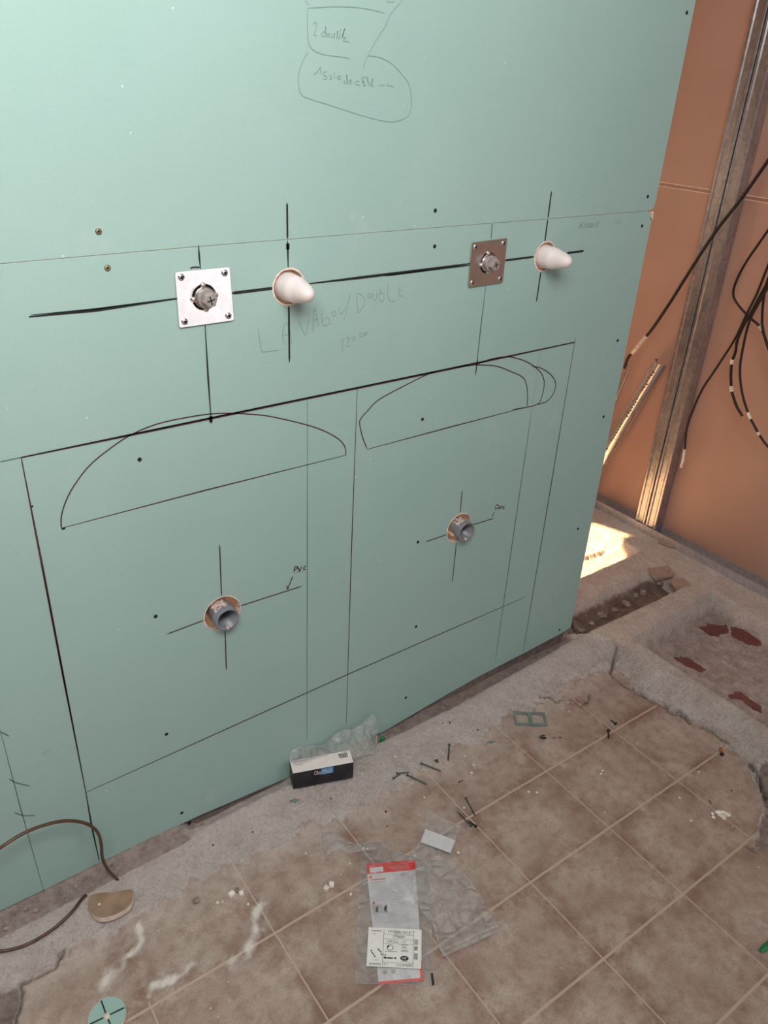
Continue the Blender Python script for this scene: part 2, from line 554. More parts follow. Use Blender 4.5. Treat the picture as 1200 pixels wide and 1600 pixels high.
def slab(b, outer, holes, y0, y1, front='teal', side='core', back='brown', rim=0.0025):
    """vertical board in the x,z plane between y0 (front) and y1 (back) with holes"""
    loops = [outer] + holes
    tri = tessellate_polygon([[Vector((p[0], p[1], 0)) for p in lp] for lp in loops])
    flat = [p for lp in loops for p in lp]
    def orient(t, yy):
        a, c, d = (flat[i] for i in t)
        cr = (c[0] - a[0]) * (d[1] - a[1]) - (c[1] - a[1]) * (d[0] - a[0])
        return t if cr > 0 else (t[0], t[2], t[1])
    ft = [orient(t, 0) for t in tri]
    b.add([(p[0], y0, p[1]) for p in flat], ft, front)
    b.add([(p[0], y1, p[1]) for p in flat], [t[::-1] for t in ft], back)
    for li, lp in enumerate(loops):
        n = len(lp); vs = [(p[0], y0, p[1]) for p in lp] + [(p[0], y1, p[1]) for p in lp]
        fs = []
        for i in range(n):
            j = (i + 1) % n
            fs.append((i, j, n + j, n + i))
        b.add(vs, fs, side)


def circ(cx, cz, r, n=40, jit=0.0, flat=1.0):
    out = []
    for i in range(n):
        t = 2 * math.pi * i / n
        rr = r * (1 + random.uniform(-jit, jit))
        out.append((cx + rr * math.cos(t), cz + rr * flat * math.sin(t)))
    return out


# ------------------------------------------------------------------ numpy noise for the floor relief
rng = np.random.default_rng(11)
_T = rng.random((256, 256))
def vnoise(x, y, sc):
    u = x * sc + 57.3; v = y * sc + 91.7
    i = np.floor(u).astype(int); j = np.floor(v).astype(int); a = u - i; c = v - j
    a = a * a * (3 - 2 * a); c = c * c * (3 - 2 * c)
    g = lambda p, q: _T[p % 256, q % 256]
    return (g(i, j) * (1 - a) + g(i + 1, j) * a) * (1 - c) + (g(i, j + 1) * (1 - a) + g(i + 1, j + 1) * a) * c - 0.5
def fbm(x, y, sc, o=4):
    t = 0; am = 1
    for k_ in range(o): t = t + am * vnoise(x + 3.1 * k_, y - 2.7 * k_, sc * 2 ** k_); am *= 0.5
    return t
def ss(a, b_, t):
    q = np.clip((t - a) / (b_ - a), 0, 1); return q * q * (3 - 2 * q)
def dpoly(x, y, pts):
    d = np.full_like(x, 9.0)
    for (ax, ay), (bx, by) in zip(pts[:-1], pts[1:]):
        vx, vy = bx - ax, by - ay; L = vx * vx + vy * vy + 1e-12
        t = np.clip(((x - ax) * vx + (y - ay) * vy) / L, 0, 1)
        d = np.minimum(d, np.hypot(x - ax - t * vx, y - ay - t * vy))
    return d
def inside(x, y, poly):
    c = np.zeros(x.shape, bool); n = len(poly)
    for i in range(n):
        ax, ay = poly[i]; bx, by = poly[(i + 1) % n]
        cond = ((ay > y) != (by > y)) & (x < (bx - ax) * (y - ay) / (by - ay + 1e-12) + ax)
        c ^= cond
    return c
def sdf(x, y, poly):
    d = dpoly(x, y, list(poly) + [poly[0]])
    return np.where(inside(x, y, poly), d, -d)       # positive inside
FP = lambda pts, z=0.0: [tuple(F(*p, z).xy) for p in pts]

STRIP_X = [-1.2, -0.3, 0.1, 0.25, 0.55, 0.8, 1.04, 1.24, 1.39, 1.54, 1.66]
STRIP_Y = [-0.16, -0.15, -0.125, -0.115, -0.12, -0.15, -0.128, -0.135, -0.128, -0.134, -0.136]
LIP_Y = [-0.6535, -0.58, -0.494, -0.379, -0.253, -0.135]
LIP_X = [1.572, 1.623, 1.655, 1.638, 1.612, 1.652]


def floor_fields(x, y):
    n5 = fbm(x, y, 14); n15 = fbm(x, y, 60, 3); n40 = fbm(x, y, 130, 2)
    xw = x + 0.010 * n5 + 0.006 * n15; yw = y + 0.010 * n5 + 0.006 * n15
    z = 0.0006 * n15
    # --- mortar strip at the foot of the green wall
    ye = np.interp(x, STRIP_X, STRIP_Y)
    up = ss(-0.02, 0.085, yw - ye) * (x < 1.9)
    hi = np.interp(x, [-1, 0.4, 1.2, 1.5, 1.7], [0.020, 0.020, 0.022, 0.040, 0.048])
    m = ss(-0.03, 0.02, yw - ye + 0.02 * n5 + .012 * n15) * (x < 1.75)
    z = z + up * hi
    mort = m.copy()
    # --- ridge A between tiles and pit
    xl = np.interp(y, LIP_Y, LIP_X)
    rA = ss(-0.005, 0.085, xw - xl) * ss(-0.9, -0.86, y)
    inA = (xw > xl) & (y < -0.13)
    z = np.where(y < -0.10, np.maximum(z, rA * 0.05), z)
    mort = np.maximum(mort, ss(-0.006, 0.006, xw - xl) * (y < -0.12))
    # everything right of x=1.66 belongs to the ridges
    z = np.where((x > 1.66) & (y > -0.16), np.maximum(z, 0.05), z)
    mort = np.where(x > 1.66, 1.0, mort)
    # --- pits
    q = lambda pts: pts
    pit = [(1.735, -0.125), (2.178, -0.105), (2.155, -0.31), (2.14, -0.5), (2.12, -0.9), (2.1, -2.6), (1.735, -2.6)]
    ds = sdf(x + 0.003 * n5, y + 0.003 * n5, pit)
    slope = np.where(x > 2.0, 0.030, np.where(y > -0.16, 0.035, 0.010))
    z = z - ss(-0.004, 1, ds / slope) * 0.062
    pitm = ss(0.0, 0.03, ds)
    trench = [(1.30, 0.02), (1.62, 0.015), (1.64, -0.032), (1.8, -0.038), (2.08, -0.045), (2.13, -0.02), (2.125, 0.05), (2.06, 0.085), (1.7, 0.085), (1.3, 0.085)]
    dt = sdf(x + 0.003 * n5, y + 0.004 * n5, trench)
    z = z - np.where(y > 0.03, ss(-0.004, 0.055, dt), ss(-0.004, 0.014, dt)) * 0.055 * (x > 1.2)
    rub = ss(0.015, 0.03, dt) * ss(1.55, 1.62, x)
    z = z + rub * (0.012 * np.abs(n5) * 1.4 + 0.012 * np.abs(n15))
    lit = [(-1.5, 0.175), (1.6, 0.175), (2.05, 0.175), (2.165, 0.175), (2.175, 0.30), (2.175, 0.5), (2.175, 2.2), (-1.5, 2.2)]
    dl = sdf(x + 0.004 * n5, y + 0.004 * n5, lit)
    z = np.where(y > 0.1, np.where(dl > -0.02, np.maximum(z, 0.05) - ss(-0.01, 0.05, dl) * 0.06, np.maximum(z, 0.0)), z)
    # folded paper / cracked screed lying in the sunny pit
    fold = dpoly(x, y, FP([(912, 872), (940, 862), (955, 852), (950, 868), (985, 872)], -.01))
    z = z + 0.010 * np.exp(-(fold / 0.012) ** 2) * (dl > 0)
    mort = np.where(x > 1.66, 1.0, mort)
    # --- foot of the board
    a = ss(-0.034, -0.002, y + 0.004 * n5) * (y < 0.03)
    left = 1 - ss(0.36, 0.44, x)
    mid = ss(0.38, 0.44, x) * (1 - ss(0.63, 0.66, x))
    z = z + left * a * 0.027
    z = z + mid * (np.exp(-((y + 0.030) / 0.014) ** 2) * 0.014 - ss(-0.014, -0.006, y) * 0.02)
    grv = ss(0.86, 0.9, x) * (1 - ss(1.60, 1.64, x)) * ss(-0.034, -0.022, y + 0.006 * n5) * (y < 0.1)
    z = z - grv * (np.interp(x, [0.9, 1.3, 1.6], [0.014, 0.022, 0.04]))
    dirt = np.maximum(left * ss(-0.037, -0.028, y + 0.004 * n5), grv * 0.8)
    dirt = np.maximum(dirt, rub * 0.75)
    dirt = np.maximum(dirt, pitm * 0.46)
    dirt = np.maximum(dirt, 0.5 * ss(0.0, 0.03, dt) * (x > 1.6))
    # gap behind the wall line
    z = np.where((y > 0.012 - 0.012 * (x > 0.42)) & (y < 0.1) & (x < 1.62), np.minimum(z, 0.02 + 0 * z), z)
    # --- red tiles of the older floor in the pit
    red = np.zeros_like(x)
    for pts in ([(1092, 981), (1105, 976), (1136, 977), (1138, 988), (1115, 994), (1104, 991)],
                [(1142, 980), (1170, 988), (1192, 1002), (1188, 1010), (1168, 1007), (1143, 993)],
                [(1052, 1028), (1075, 1028), (1103, 1045), (1096, 1051), (1072, 1042)],
                [(1136, 1085), (1158, 1082), (1190, 1104), (1189, 1112), (1176, 1108), (1160, 1093), (1142, 1092)]):
        red = np.maximum(red, ss(-0.006, 0.004, sdf(x + .01 * n15, y + .01 * n15, FP(pts, -0.012))))
    red = np.maximum(red, 0.45 * grv * np.exp(-((x - 0.98) / 0.07) ** 2))
    red = red * np.maximum(ss(.75, .98, pitm), x < 1.7)
    # --- broken edge lower right
    brk = FP([(1178, 1200), (1186, 1240), (1192, 1262), (1180, 1300), (1168, 1322), (1200, 1335), (1260, 1340), (1260, 1200)])
    db = sdf(x + .012 * n15, y + .012 * n15, brk)
    z = z - ss(0, 0.012, db) * 0.012 * (x < 1.66)
    mort = np.maximum(mort, ss(-0.005, 0.01, db)); dirt = np.maximum(dirt, 0.6 * ss(0, 0.01, db))
    brl = FP([(97, 1489), (68, 1521), (30, 1536), (33, 1560), (22, 1596), (10, 1640), (-60, 1640), (-60, 1560), (0, 1552), (60, 1500)])
    dbl = sdf(x + .006 * n15, y + .006 * n15, brl)
    lowl = FP([(30, 1536), (34, 1560), (22, 1596), (10, 1640), (-60, 1640), (-60, 1575)])
    dlow = sdf(x + .006 * n15, y + .006 * n15, lowl)
    z = z - ss(0, 0.008, dlow) * 0.012
    mort = np.maximum(mort, ss(-0.005, 0.005, dlow)); dirt = np.maximum(dirt, 0.7 * ss(0, 0.006, dlow))
    # --- roughness of the mortar
    rough = np.clip(mort + 0.6 * dirt, 0, 1)
    z = z + rough * (0.0022 * n5 + 0.0024 * n15 + 0.0026 * n40)
    foot = np.exp(-((x - xl - 0.004 + .01 * n5) / 0.016) ** 2) * (y < -0.13) * (y > -0.8)
    z = z + foot * (0.010 * np.abs(n15) * 2 - 0.003 + 0.006 * n40)
    footw = np.exp(-((y - ye) / 0.014) ** 2) * (x > 1.35) * (x < 1.68)
    z = z + footw * (0.008 * np.abs(n15) * 2 + 0.004 * n40)
    # --- cracks
    crack = np.zeros_like(x)
    for pts, wd, dep in (
            ([(959, 1032), (954, 1050), (975, 1068), (996, 1080), (1020, 1092), (1040, 1105), (1064, 1117), (1080, 1127)], 0.0030, 0.012),
            ([(1040, 1100), (1050, 1112), (1062, 1112), (1075, 1122)], 0.0030, 0.010),
            ([(1095, 1133), (1113, 1140), (1129, 1154), (1140, 1160)], 0.0022, 0.006),
            ([(1168, 1190), (1180, 1205), (1186, 1222), (1200, 1238)], 0.0030, 0.010),
            ([(1173, 1192), (1190, 1215), (1192, 1232), (1200, 1240)], 0.0030, 0.010),
            ([(1172, 1321), (1180, 1327)], 0.0035, 0.010),
            ([(843, 1090), (860, 1088), (872, 1094), (880, 1092)], 0.0022, 0.006),
            ([(922, 1082), (920, 1092), (908, 1101)], 0.0022, 0.006),
            ([(97, 1489), (85, 1510), (68, 1521), (50, 1530), (30, 1536), (33, 1560), (22, 1596), (16, 1620)], 0.0028, 0.008),
            ([(893, 977), (905, 990), (915, 985)], 0.006, 0.01)):
        d = dpoly(x + 0.010 * n15, y + 0.010 * n15, FP(pts, 0.005))
        g_ = np.exp(-(d / wd) ** 2)
        z = z - g_ * dep; crack = np.maximum(crack, g_ * 0.8)
    # --- plaster dust
    dust = np.zeros_like(x)
    for pts, wd, am in (
            ([(215, 1442), (221, 1462), (218, 1480), (200, 1498)], 0.009, 0.9),
            ([(200, 1496), (182, 1510), (168, 1530), (160, 1545)], 0.014, 0.8),
            ([(238, 1546), (262, 1530), (298, 1512)], 0.011, 0.9),
            ([(405, 1418), (396, 1440), (398, 1460), (385, 1488), (360, 1497)], 0.014, 0.85),
            ([(415, 1430), (412, 1455)], 0.012, 0.7),
            ([(168, 1560), (205, 1570), (215, 1580)], 0.02, 0.35),
            ([(350, 1560), (380, 1575)], 0.03, 0.25)):
        d = dpoly(x + 0.014 * n15 + 0.012 * n5, y + 0.014 * n15 + 0.012 * n5, FP(pts))
        dust = np.maximum(dust, 1.25 * am * np.exp(-(d / wd) ** 1.4) * np.clip(0.75 + 1.1 * fbm(x, y, 45, 4), 0, 1.2))
    ridge = np.clip(0.5 - np.abs(yw + 0.075 - 0.06) * 3.0, 0, .4) * (x < 1.7)
    dust = np.maximum(dust, ridge + 0.10 * (mort > 0.5))
    dust = np.maximum(dust, 0.42 * np.exp(-((y - ye + 0.01) / 0.07) ** 2) * (x < 1.66))
    return z, mort, dirt, red, dust, crack


def axis(segs):
    out = []
    for a, b_, st in segs:
        n = max(1, int(round((b_ - a) / st))); out += list(np.linspace(a, b_, n, endpoint=False))
    out.append(segs[-1][1]); return np.array(out)


gx = axis([(-1.6, -0.2, 0.05), (-0.2, -0.04, 0.01), (-0.04, 2.34, 0.0036), (2.34, 2.5, 0.04)])
gy = axis([(-3.0, -1.1, 0.08), (-1.1, -0.75, 0.01), (-0.75, 0.52, 0.0036), (0.52, 0.7, 0.01), (0.7, 2.1, 0.05)])
GX, GY = np.meshgrid(gx, gy)
Z, mo, di, re_, du, cr = floor_fields(GX, GY)
sm_ = ss(0.43, 0.40, GX) * ss(-0.297, -0.285, GY)
def ground(x, y):
    i = int(np.searchsorted(gx, x)); j = int(np.searchsorted(gy, y))
    i = min(max(i, 1), len(gx) - 1); j = min(max(j, 1), len(gy) - 1)
    return float(max(Z[j, i], Z[j - 1, i], Z[j, i - 1], Z[j - 1, i - 1]))
def G(px, py, lift=0.0):
    """point where the view ray meets the modelled ground"""
    z = 0.0
    for _ in range(6):
        p = F(px, py, z); z = ground(p.x, p.y)
    p = F(px, py, z + lift); return p

ny, nx = GX.shape
me = bpy.data.meshes.new('floor')
me.vertices.add(nx * ny)
me.vertices.foreach_set('co', np.stack([GX, GY, Z], -1).ravel().astype(np.float32))
idx = np.arange(nx * ny).reshape(ny, nx)
qf = np.stack([idx[:-1, :-1], idx[:-1, 1:], idx[1:, 1:], idx[1:, :-1]], -1).reshape(-1, 4)
me.loops.add(qf.size); me.loops.foreach_set('vertex_index', qf.ravel().astype(np.int32))
me.polygons.add(len(qf))
me.polygons.foreach_set('loop_start', np.arange(0, qf.size, 4, dtype=np.int32))
me.polygons.foreach_set('use_smooth', np.ones(len(qf), bool))
me.update(calc_edges=True)
for nm, arr in (('smear', sm_), ('mortar', mo), ('dirt', di), ('red', re_), ('dust', du), ('crack', cr)):
    at = me.attributes.new(nm, 'FLOAT', 'POINT')
    at.data.foreach_set('value', arr.ravel().astype(np.float32))
me.materials.append(M['floor'])
flo = bpy.data.objects.new('floor', me); COL.objects.link(flo)
tag(flo, 'broken tiled floor with rough mortar ridges and shallow pits', kind='structure')

# ------------------------------------------------------------------ the room
b = B('plaster'); box(b, (-1.6, -3.0, 2.62), (2.4, 2.1, 2.72)); tag(b.obj('ceiling_sun_block'), kind='structure')  # unseen slab added to keep the sun off the room
# unseen back wall added to mask the sun, opening shaped for the floor patch
b = B('plaster')
P1 = Vector((1.70, 0.20, 0)); P2 = Vector((2.14, 0.78, 0))
YB = 1.95
t1 = (YB - P1.y) / -SUN.y; t2 = (YB - P2.y) / -SUN.y
wx0 = 0.30 - SUN.x * t1; wx1 = 2.25 - SUN.x * t1
wz0 = -SUN.z * (YB - 0.61) / -SUN.y; wz1 = -SUN.z * (YB - 0.098) / -SUN.y
box(b, (-1.6, YB, -0.05), (wx0, YB + 0.1, 2.62)); box(b, (wx1, YB, -0.05), (2.4, YB + 0.1, 2.62))
box(b, (wx0, YB, -0.05), (wx1, YB + 0.1, wz0)); box(b, (wx0, YB, wz1), (wx1, YB + 0.1, 2.62))
tag(b.obj('wall_back_sun_mask'), kind='structure')

# brown wall: unfaced back of the neighbouring partition
b = B('brown', 'cream')
box(b, (2.325, -3.0, 0.035), (2.345, 1.95, 1.1925), 'brown')
box(b, (2.325, -3.0, 1.2005), (2.345, 1.95, 2.62), 'brown')
box(b, (2.3242, -3.0, 1.1893), (2.3440, 1.95, 1.1925), 'cream')
box(b, (2.3242, -3.0, 1.2005), (2.3440, 1.95, 1.2037), 'cream')
box(b, (2.3285, -3.0, 1.19), (2.35, 1.95, 1.203), 'brown')
tag(b.obj('wall_right'), 'brown paper-backed plasterboard wall with a pale horizontal joint', kind='structure')

# ------------------------------------------------------------------ green wall: two sheets
wall = bpy.data.objects.new('wall_front', None); COL.objects.link(wall)
wall.location = (0, 0, 0)
tag(wall, 'moisture resistant green plasterboard wall covered with pen markings', kind='structure')
seam = [(0, 412), (300, 386), (600, 362), (900, 338.5), (1012, 329.5)]
SZ = [(-1.2, 1.228)] + [(W(*p).x, W(*p).z) for p in seam]
RX = 1.609
low_top = [(x, z - 0.0004) for x, z in SZ if x < RX - 0.02]
bot = [(-1.2, 0.05)] + [(W(*p).x, max(0.012, W(*p).z)) for p in
       [(0, 1423), (70, 1390), (155, 1348), (310, 1275), (450, 1215), (520, 1180), (600, 1143), (690, 1090), (750, 1056), (820, 1020), (880, 988)]] + [(RX, 0.060)]
topr = [(RX - 0.022, 1.2245), (RX - 0.014, 1.2215), (RX - 0.007, 1.2150), (RX - 0.001, 1.204)]
holesL = []
CAPS = [((0.667, 1.152), 0.0290), ((1.2735, 1.152), 0.0290)]
PVCS = [((0.512, 0.5505), 0.0375), ((1.1115, 0.5550), 0.0365)]
TEE = [((0.515, 1.1525), 0.021), ((1.110, 1.1540), 0.021)]
for (c, r) in CAPS: holesL.append(circ(c[0], c[1], r, 44, 0.025))
for (c, r) in PVCS: holesL.append(circ(c[0], c[1], r, 44, 0.03))
for (c, r) in TEE: holesL.append(circ(c[0], c[1], r, 32, 0.0))
low = B('teal', 'core', 'brown')
slab(low, bot + list(reversed(topr)) + list(reversed(low_top)), holesL, 0.0, 0.0125)
# torn paper rims of the hand-cut holes
for (c, r), wr in [(CAPS[0], .0022), (CAPS[1], .0022), (PVCS[0], .0012), (PVCS[1], .0012)]:
    n = 44; o_ = circ(c[0], c[1], r + wr, n, 0.03); i_ = circ(c[0], c[1], r - 0.0005, n, 0.02)
    low.add([(p[0], -0.0007, p[1]) for p in o_] + [(p[0], -0.0014, p[1]) for p in i_] + [(p[0], 0.006, p[1]) for p in i_],
            [(i, (i + 1) % n, n + (i + 1) % n, n + i) for i in range(n)] +
            [(n + i, n + (i + 1) % n, 2 * n + (i + 1) % n, 2 * n + i) for i in range(n)], 'core')
upb = B('teal', 'core', 'brown')
up_bot = [(x, z + 0.0004) for x, z in SZ if x < RX - 0.02]
slab(upb, up_bot + [(RX - 0.012, 1.2265), (RX - 0.003, 1.2315), (RX, 1.243), (RX, 2.6), (-1.2, 2.6)], [], 0.0, 0.0125)
# bright plaster showing at the chipped corner of the lower sheet
low.add([(RX - .012, -0.0012, 1.2215), (RX - .006, -0.0012, 1.2225), (RX - .001, -0.0012, 1.216), (RX + .001, -.0012, 1.2065), (RX - .0012, -0.0012, 1.2045), (RX - .004, -.0012, 1.2145)],
        [(0, 5, 1), (1, 5, 2), (2, 5, 4, 3)], 'core')
box(low, (RX - 0.006, 0.0, 1.205), (RX + 0.001, 0.012, 1.2225), 'core')

ws = wall_stroke
# thick black marker: height line, plate and cap axes
ws(low, [(45, 495), (150, 484.5), (277, 466.5)], 0.0046, 'marker', False)
ws(low, [(48, 492), (150, 482.5), (277, 465.5)], 0.0022, 'marker', False)
ws(low, [(362, 458), (428, 450)], 0.0048, 'marker'); ws(low, [(480, 443.5), (560, 434), (650, 423), (735, 411.5)], 0.0048, 'marker', False)
ws(low, [(600, 431), (735, 414)], 0.0025, 'marker'); ws(low, [(788, 407), (834, 401)], 0.0042, 'marker'); ws(low, [(885, 395.5), (912, 392)], 0.0044, 'marker')
ws(low, [(310, 383), (311, 400), (313, 420)], 0.0030, 'marker', False); ws(low, [(320, 505), (325, 590), (330, 662)], 0.0032, 'marker', False)
ws(low, [(329, 650), (329.5, 660)], 0.0062, 'marker')
ws(low, [(297, 419), (303, 417.5), (312, 417.5)], 0.0022, 'marker')
ws(upb, [(448.3, 317), (449, 373)], 0.0033, 'marker'); ws(low, [(449, 376), (449.5, 391), (450, 421)], 0.0033, 'marker', False)
ws(low, [(449.5, 380), (449.5, 390)], 0.0062, 'marker'); ws(low, [(451, 475), (452, 566)], 0.0034, 'marker')
ws(upb, [(861.5, 299), (856, 340)], 0.0034, 'marker'); ws(low, [(855.5, 343), (851, 378)], 0.0034, 'marker'); ws(low, [(845, 424), (838, 471)], 0.0034, 'marker')
ws(low, [(769, 349), (767, 373)], 0.0022, 'finepen'); ws(low, [(759, 446), (750, 520), (743, 586)], 0.0026, 'finepen', False)
ws(low, [(746, 560), (743, 584)], 0.0026, 'redpen')
# basin unit outline
ws(low, [(33, 715), (240, 672), (470, 624.5), (700, 577), (898, 535)], 0.0042, 'redpen', False)
ws(low, [(33, 714), (240, 671.2), (470, 623.5), (700, 576), (898, 534)], 0.0024, 'marker', False)
ws(low, [(0, 721.5), (33, 714.5)], 0.0015, 'finepen')
ws(low, [(33, 715), (66, 885), (99, 1058), (134, 1238)], 0.0036, 'redpen', False); ws(low, [(134, 1238), (143, 1290), (155, 1345)], 0.0034, 'marker', False)
ws(low, [(66, 885), (99, 1058), (134, 1238)], 0.0018, 'marker', False)
ws(low, [(558, 607), (549, 860), (541, 1130)], 0.0024, 'redpen', False)
ws(low, [(899, 527), (860, 763), (817, 1020)], 0.0026, 'redpen', False)
ws(low, [(134, 1238), (360, 1136), (540, 1055), (700, 985), (820, 933)], 0.0025, 'redpen', False)
ws(low, [(480, 625), (480, 890), (479.5, 1155)], 0.0016, 'finepen', False)
ws(low, [(848, 520), (812, 770), (774, 1030)], 0.0014, 'stamp', False); ws(low, [(828, 660), (800, 850), (774, 1030)], 0.0016, 'finepen', False)
ws(low, [(0, 1140), (30, 1255), (69, 1395)], 0.0015, 'finepen', False)
for t in ([(14, 1217), (26, 1223), (47, 1228)], [(22, 1269), (36, 1274), (55, 1274)], [(0, 1143), (14, 1150)]):
    ws(low, t, 0.0018, 'finepen')
ws(low, [(65, 1179), (78, 1171)], 0.0013, 'pencil')
ws(low, [(49, 791), (52, 791)], 0.003, 'marker')
# mirror arcs
ws(low, [(95.5, 825), (96, 805), (104, 780), (118, 755), (140, 727), (170, 702), (205, 679), (250, 661), (310, 649), (350, 645.5), (390, 647), (425, 651), (480, 664), (510, 675), (530, 687), (539, 699), (540, 712)], 0.0021, 'redpen')
ws(low, [(96, 825), (320, 766), (540, 711)], 0.0025, 'redpen', False); ws(low, [(96, 826), (102, 825)], 0.004, 'marker')
ws(low, [(573, 701), (566, 682), (562, 664), (563, 655), (573, 643), (591, 625), (625, 606), (670, 584), (700, 576), (730, 571.5), (745, 570), (775, 572), (797, 580), (816, 589), (822, 600), (824, 615), (823.5, 635)], 0.0022, 'redpen')
ws(low, [(745, 569), (767, 561), (794, 557.5), (820, 564), (839, 576), (848, 588), (850, 602), (846, 621), (840, 631), (824, 636), (800, 640)], 0.0022, 'redpen')
ws(low, [(831, 572), (846, 575.5), (861, 586), (868, 599), (865, 614), (854, 627), (839, 632)], 0.0022, 'redpen')
ws(low, [(573, 702), (700, 668), (822, 636)], 0.0027, 'redpen', False)
# waste pipe crosses and notes
for t in ([(343, 851), (346, 932)], [(351.5, 985), (353.5, 1047)], [(261, 990.5), (321, 968)], [(371, 948), (472, 915.5)],
          [(722, 767), (719, 800)], [(713, 848), (706.5, 909)], [(665, 846.5), (698, 835)], [(738, 820), (772, 809.5)]):
    ws(low, t, 0.0024, 'redpen')
K1 = lambda pts: [(280 + p[0] / 5.4545, 880 + p[1] / 5.4545) for p in pts]
for t in ([(978, 78), (983, 35), (1000, 28), (1008, 42), (984, 56)], [(1003, 73), (1007, 76)], [(1016, 32), (1024, 70), (1043, 26)], [(1050, 68), (1054, 70)],
          [(1080, 20), (1064, 32), (1062, 52), (1080, 52)], [(967, 110), (945, 165), (925, 212)], [(917, 188), (920, 216), (935, 214)]):
    ws(low, K1(t), 0.0024, 'redpen')
K2 = lambda pts: [(540 + p[0] / 3.3333, 740 + p[1] / 3.3333) for p in pts]
for t in ([(779, 190), (783, 165), (797, 165), (797, 178), (784, 182)], [(800, 172), (803, 184), (812, 168), (814, 180)], [(828, 168), (820, 174), (822, 184), (830, 180)], [(776, 200), (768, 212), (761, 224)]):
    ws(low, K2(t), 0.0022, 'redpen')
# pencilled words on the lower sheet: LAVABOU / DOUBLE, 120 cm
K3 = lambda pts: [(380 + p[0] / 4.444, 440 + p[1] / 4.444) for p in pts]
O3 = lambda cx, cy, rx, ry: [(cx + rx * math.cos(t * .7854), cy + ry * math.sin(t * .7854)) for t in range(9)]
for t in ([(102, 325), (112, 400), (122, 460), (135, 487), (190, 482), (245, 475)],
          [(292, 448), (276, 400), (274, 350), (285, 300), (302, 286), (318, 320), (328, 370), (336, 430)], [(276, 375), (325, 362)],
          [(385, 275), (410, 330), (430, 370), (446, 310), (455, 255)],
          [(483, 355), (485, 270), (492, 200), (497, 186), (508, 240), (522, 306)], [(485, 272), (516, 258)],
          [(550, 195), (545, 250), (552, 298), (572, 306), (598, 288), (598, 262), (575, 248), (552, 268)],
          O3(630, 222, 14, 18), [(664, 175), (668, 210), (680, 226), (700, 200), (712, 165)], [(742, 80), (722, 170), (700, 272)],
          [(785, 92), (790, 150), (796, 214), (820, 190), (842, 150), (828, 100), (786, 78)],
          O3(876, 98, 12, 16), [(898, 78), (902, 122), (915, 130), (928, 100), (926, 72)], O3(960, 108, 18, 32), [(950, 40), (945, 90)],
          [(1005, 5), (1002, 80), (1015, 128), (1035, 138), (1060, 128)], [(1082, 28), (1080, 80), (1090, 100), (1106, 98)], [(1082, 60), (1098, 55)],
          [(670, 428), (695, 398), (690, 440), (684, 486)], [(712, 392), (728, 385), (736, 400), (712, 450), (742, 438)], O3(766, 394, 10, 16),
          [(826, 356), (810, 362), (810, 384), (828, 380)], [(836, 382), (838, 352), (845, 376), (851, 348), (858, 366), (866, 340)]):
    ws(low, K3(t), 0.0009, 'pencil')
# pencilled bubble notes on the upper sheet
K4 = lambda pts: [(460 + p[0] / 6, p[1] / 6) for p in pts]
for t in ([(125, 75), (230, 70), (330, 62), (470, 64), (600, 72), (720, 92), (840, 122)], [(95, 0), (128, 45)], [(125, 75), (121, 190), (124, 330), (140, 420), (165, 460), (230, 498), (330, 520), (430, 532), (520, 550)],
          [(1010, 0), (940, 85), (885, 155), (855, 240), (800, 320), (750, 405), (700, 500), (665, 570), (645, 640)],
          [(865, 8), (880, 20), (900, 18)], [(905, 12), (920, 22), (938, 12)],
          [(130, 485), (85, 560), (48, 650), (35, 740), (40, 810), (55, 870), (110, 915), (330, 985), (640, 1085), (870, 1140), (1010, 1120), (1080, 1060), (1095, 960), (1075, 800), (1010, 700), (900, 590), (800, 540), (690, 522)],
          [(178, 235), (190, 208), (208, 222), (205, 260), (182, 325), (206, 330)],
          [(285, 300), (262, 300), (260, 335), (285, 335), (290, 245), (296, 345)], O3(318, 330, 13, 15), [(345, 312), (350, 348), (368, 344), (372, 312), (378, 350)],
          [(396, 375), (402, 290), (405, 340), (425, 360), (428, 290), (440, 270)], [(440, 370), (470, 268), (450, 345), (480, 350), (455, 385), (500, 390), (515, 402)],
          [(178, 700), (215, 670), (245, 628), (240, 700)],
          [(300, 672), (268, 680), (270, 705), (300, 715), (298, 740), (266, 742)], [(320, 700), (345, 715), (330, 740), (355, 738)], [(372, 675), (374, 735)], [(400, 735), (430, 712), (405, 712), (410, 742), (440, 738)],
          [(475, 750), (462, 772), (490, 778), (488, 700), (495, 785)], [(510, 770), (535, 755), (515, 752), (512, 785), (545, 780)],
          [(610, 762), (575, 765), (578, 795), (612, 795)], [(625, 770), (650, 762), (640, 795), (665, 800), (630, 730), (700, 728)], [(690, 795), (680, 740), (695, 770), (715, 800), (735, 735), (722, 805), (745, 800)],
          [(790, 800), (840, 798)], [(872, 775), (872, 805), (900, 802), (935, 822)], [(980, 835), (986, 840)]):
    ws(upb, K4(t), 0.0010, 'pencil')
# printed stamp close to the joint
fn = quad_map(W(904, 358), W(934, 356), W(938, 343), W(907, 345), 0.0006, (0, -1, 0))
put_text(low, 'Knauf', fn, 0, 0.1, 1, 0.9, 'stamp')
for t in ([(961, 351), (964, 343)], [(966, 351), (969, 341)]): ws(low, t, 0.0024, 'stamp')
lo_ = low.obj('plasterboard_sheet', wall); lo_['label'] = 'lower green sheet drilled for the pipes and drawn over with pen'
up_ = upb.obj('plasterboard_sheet', wall); up_['label'] = 'upper green sheet with faint pencil notes'
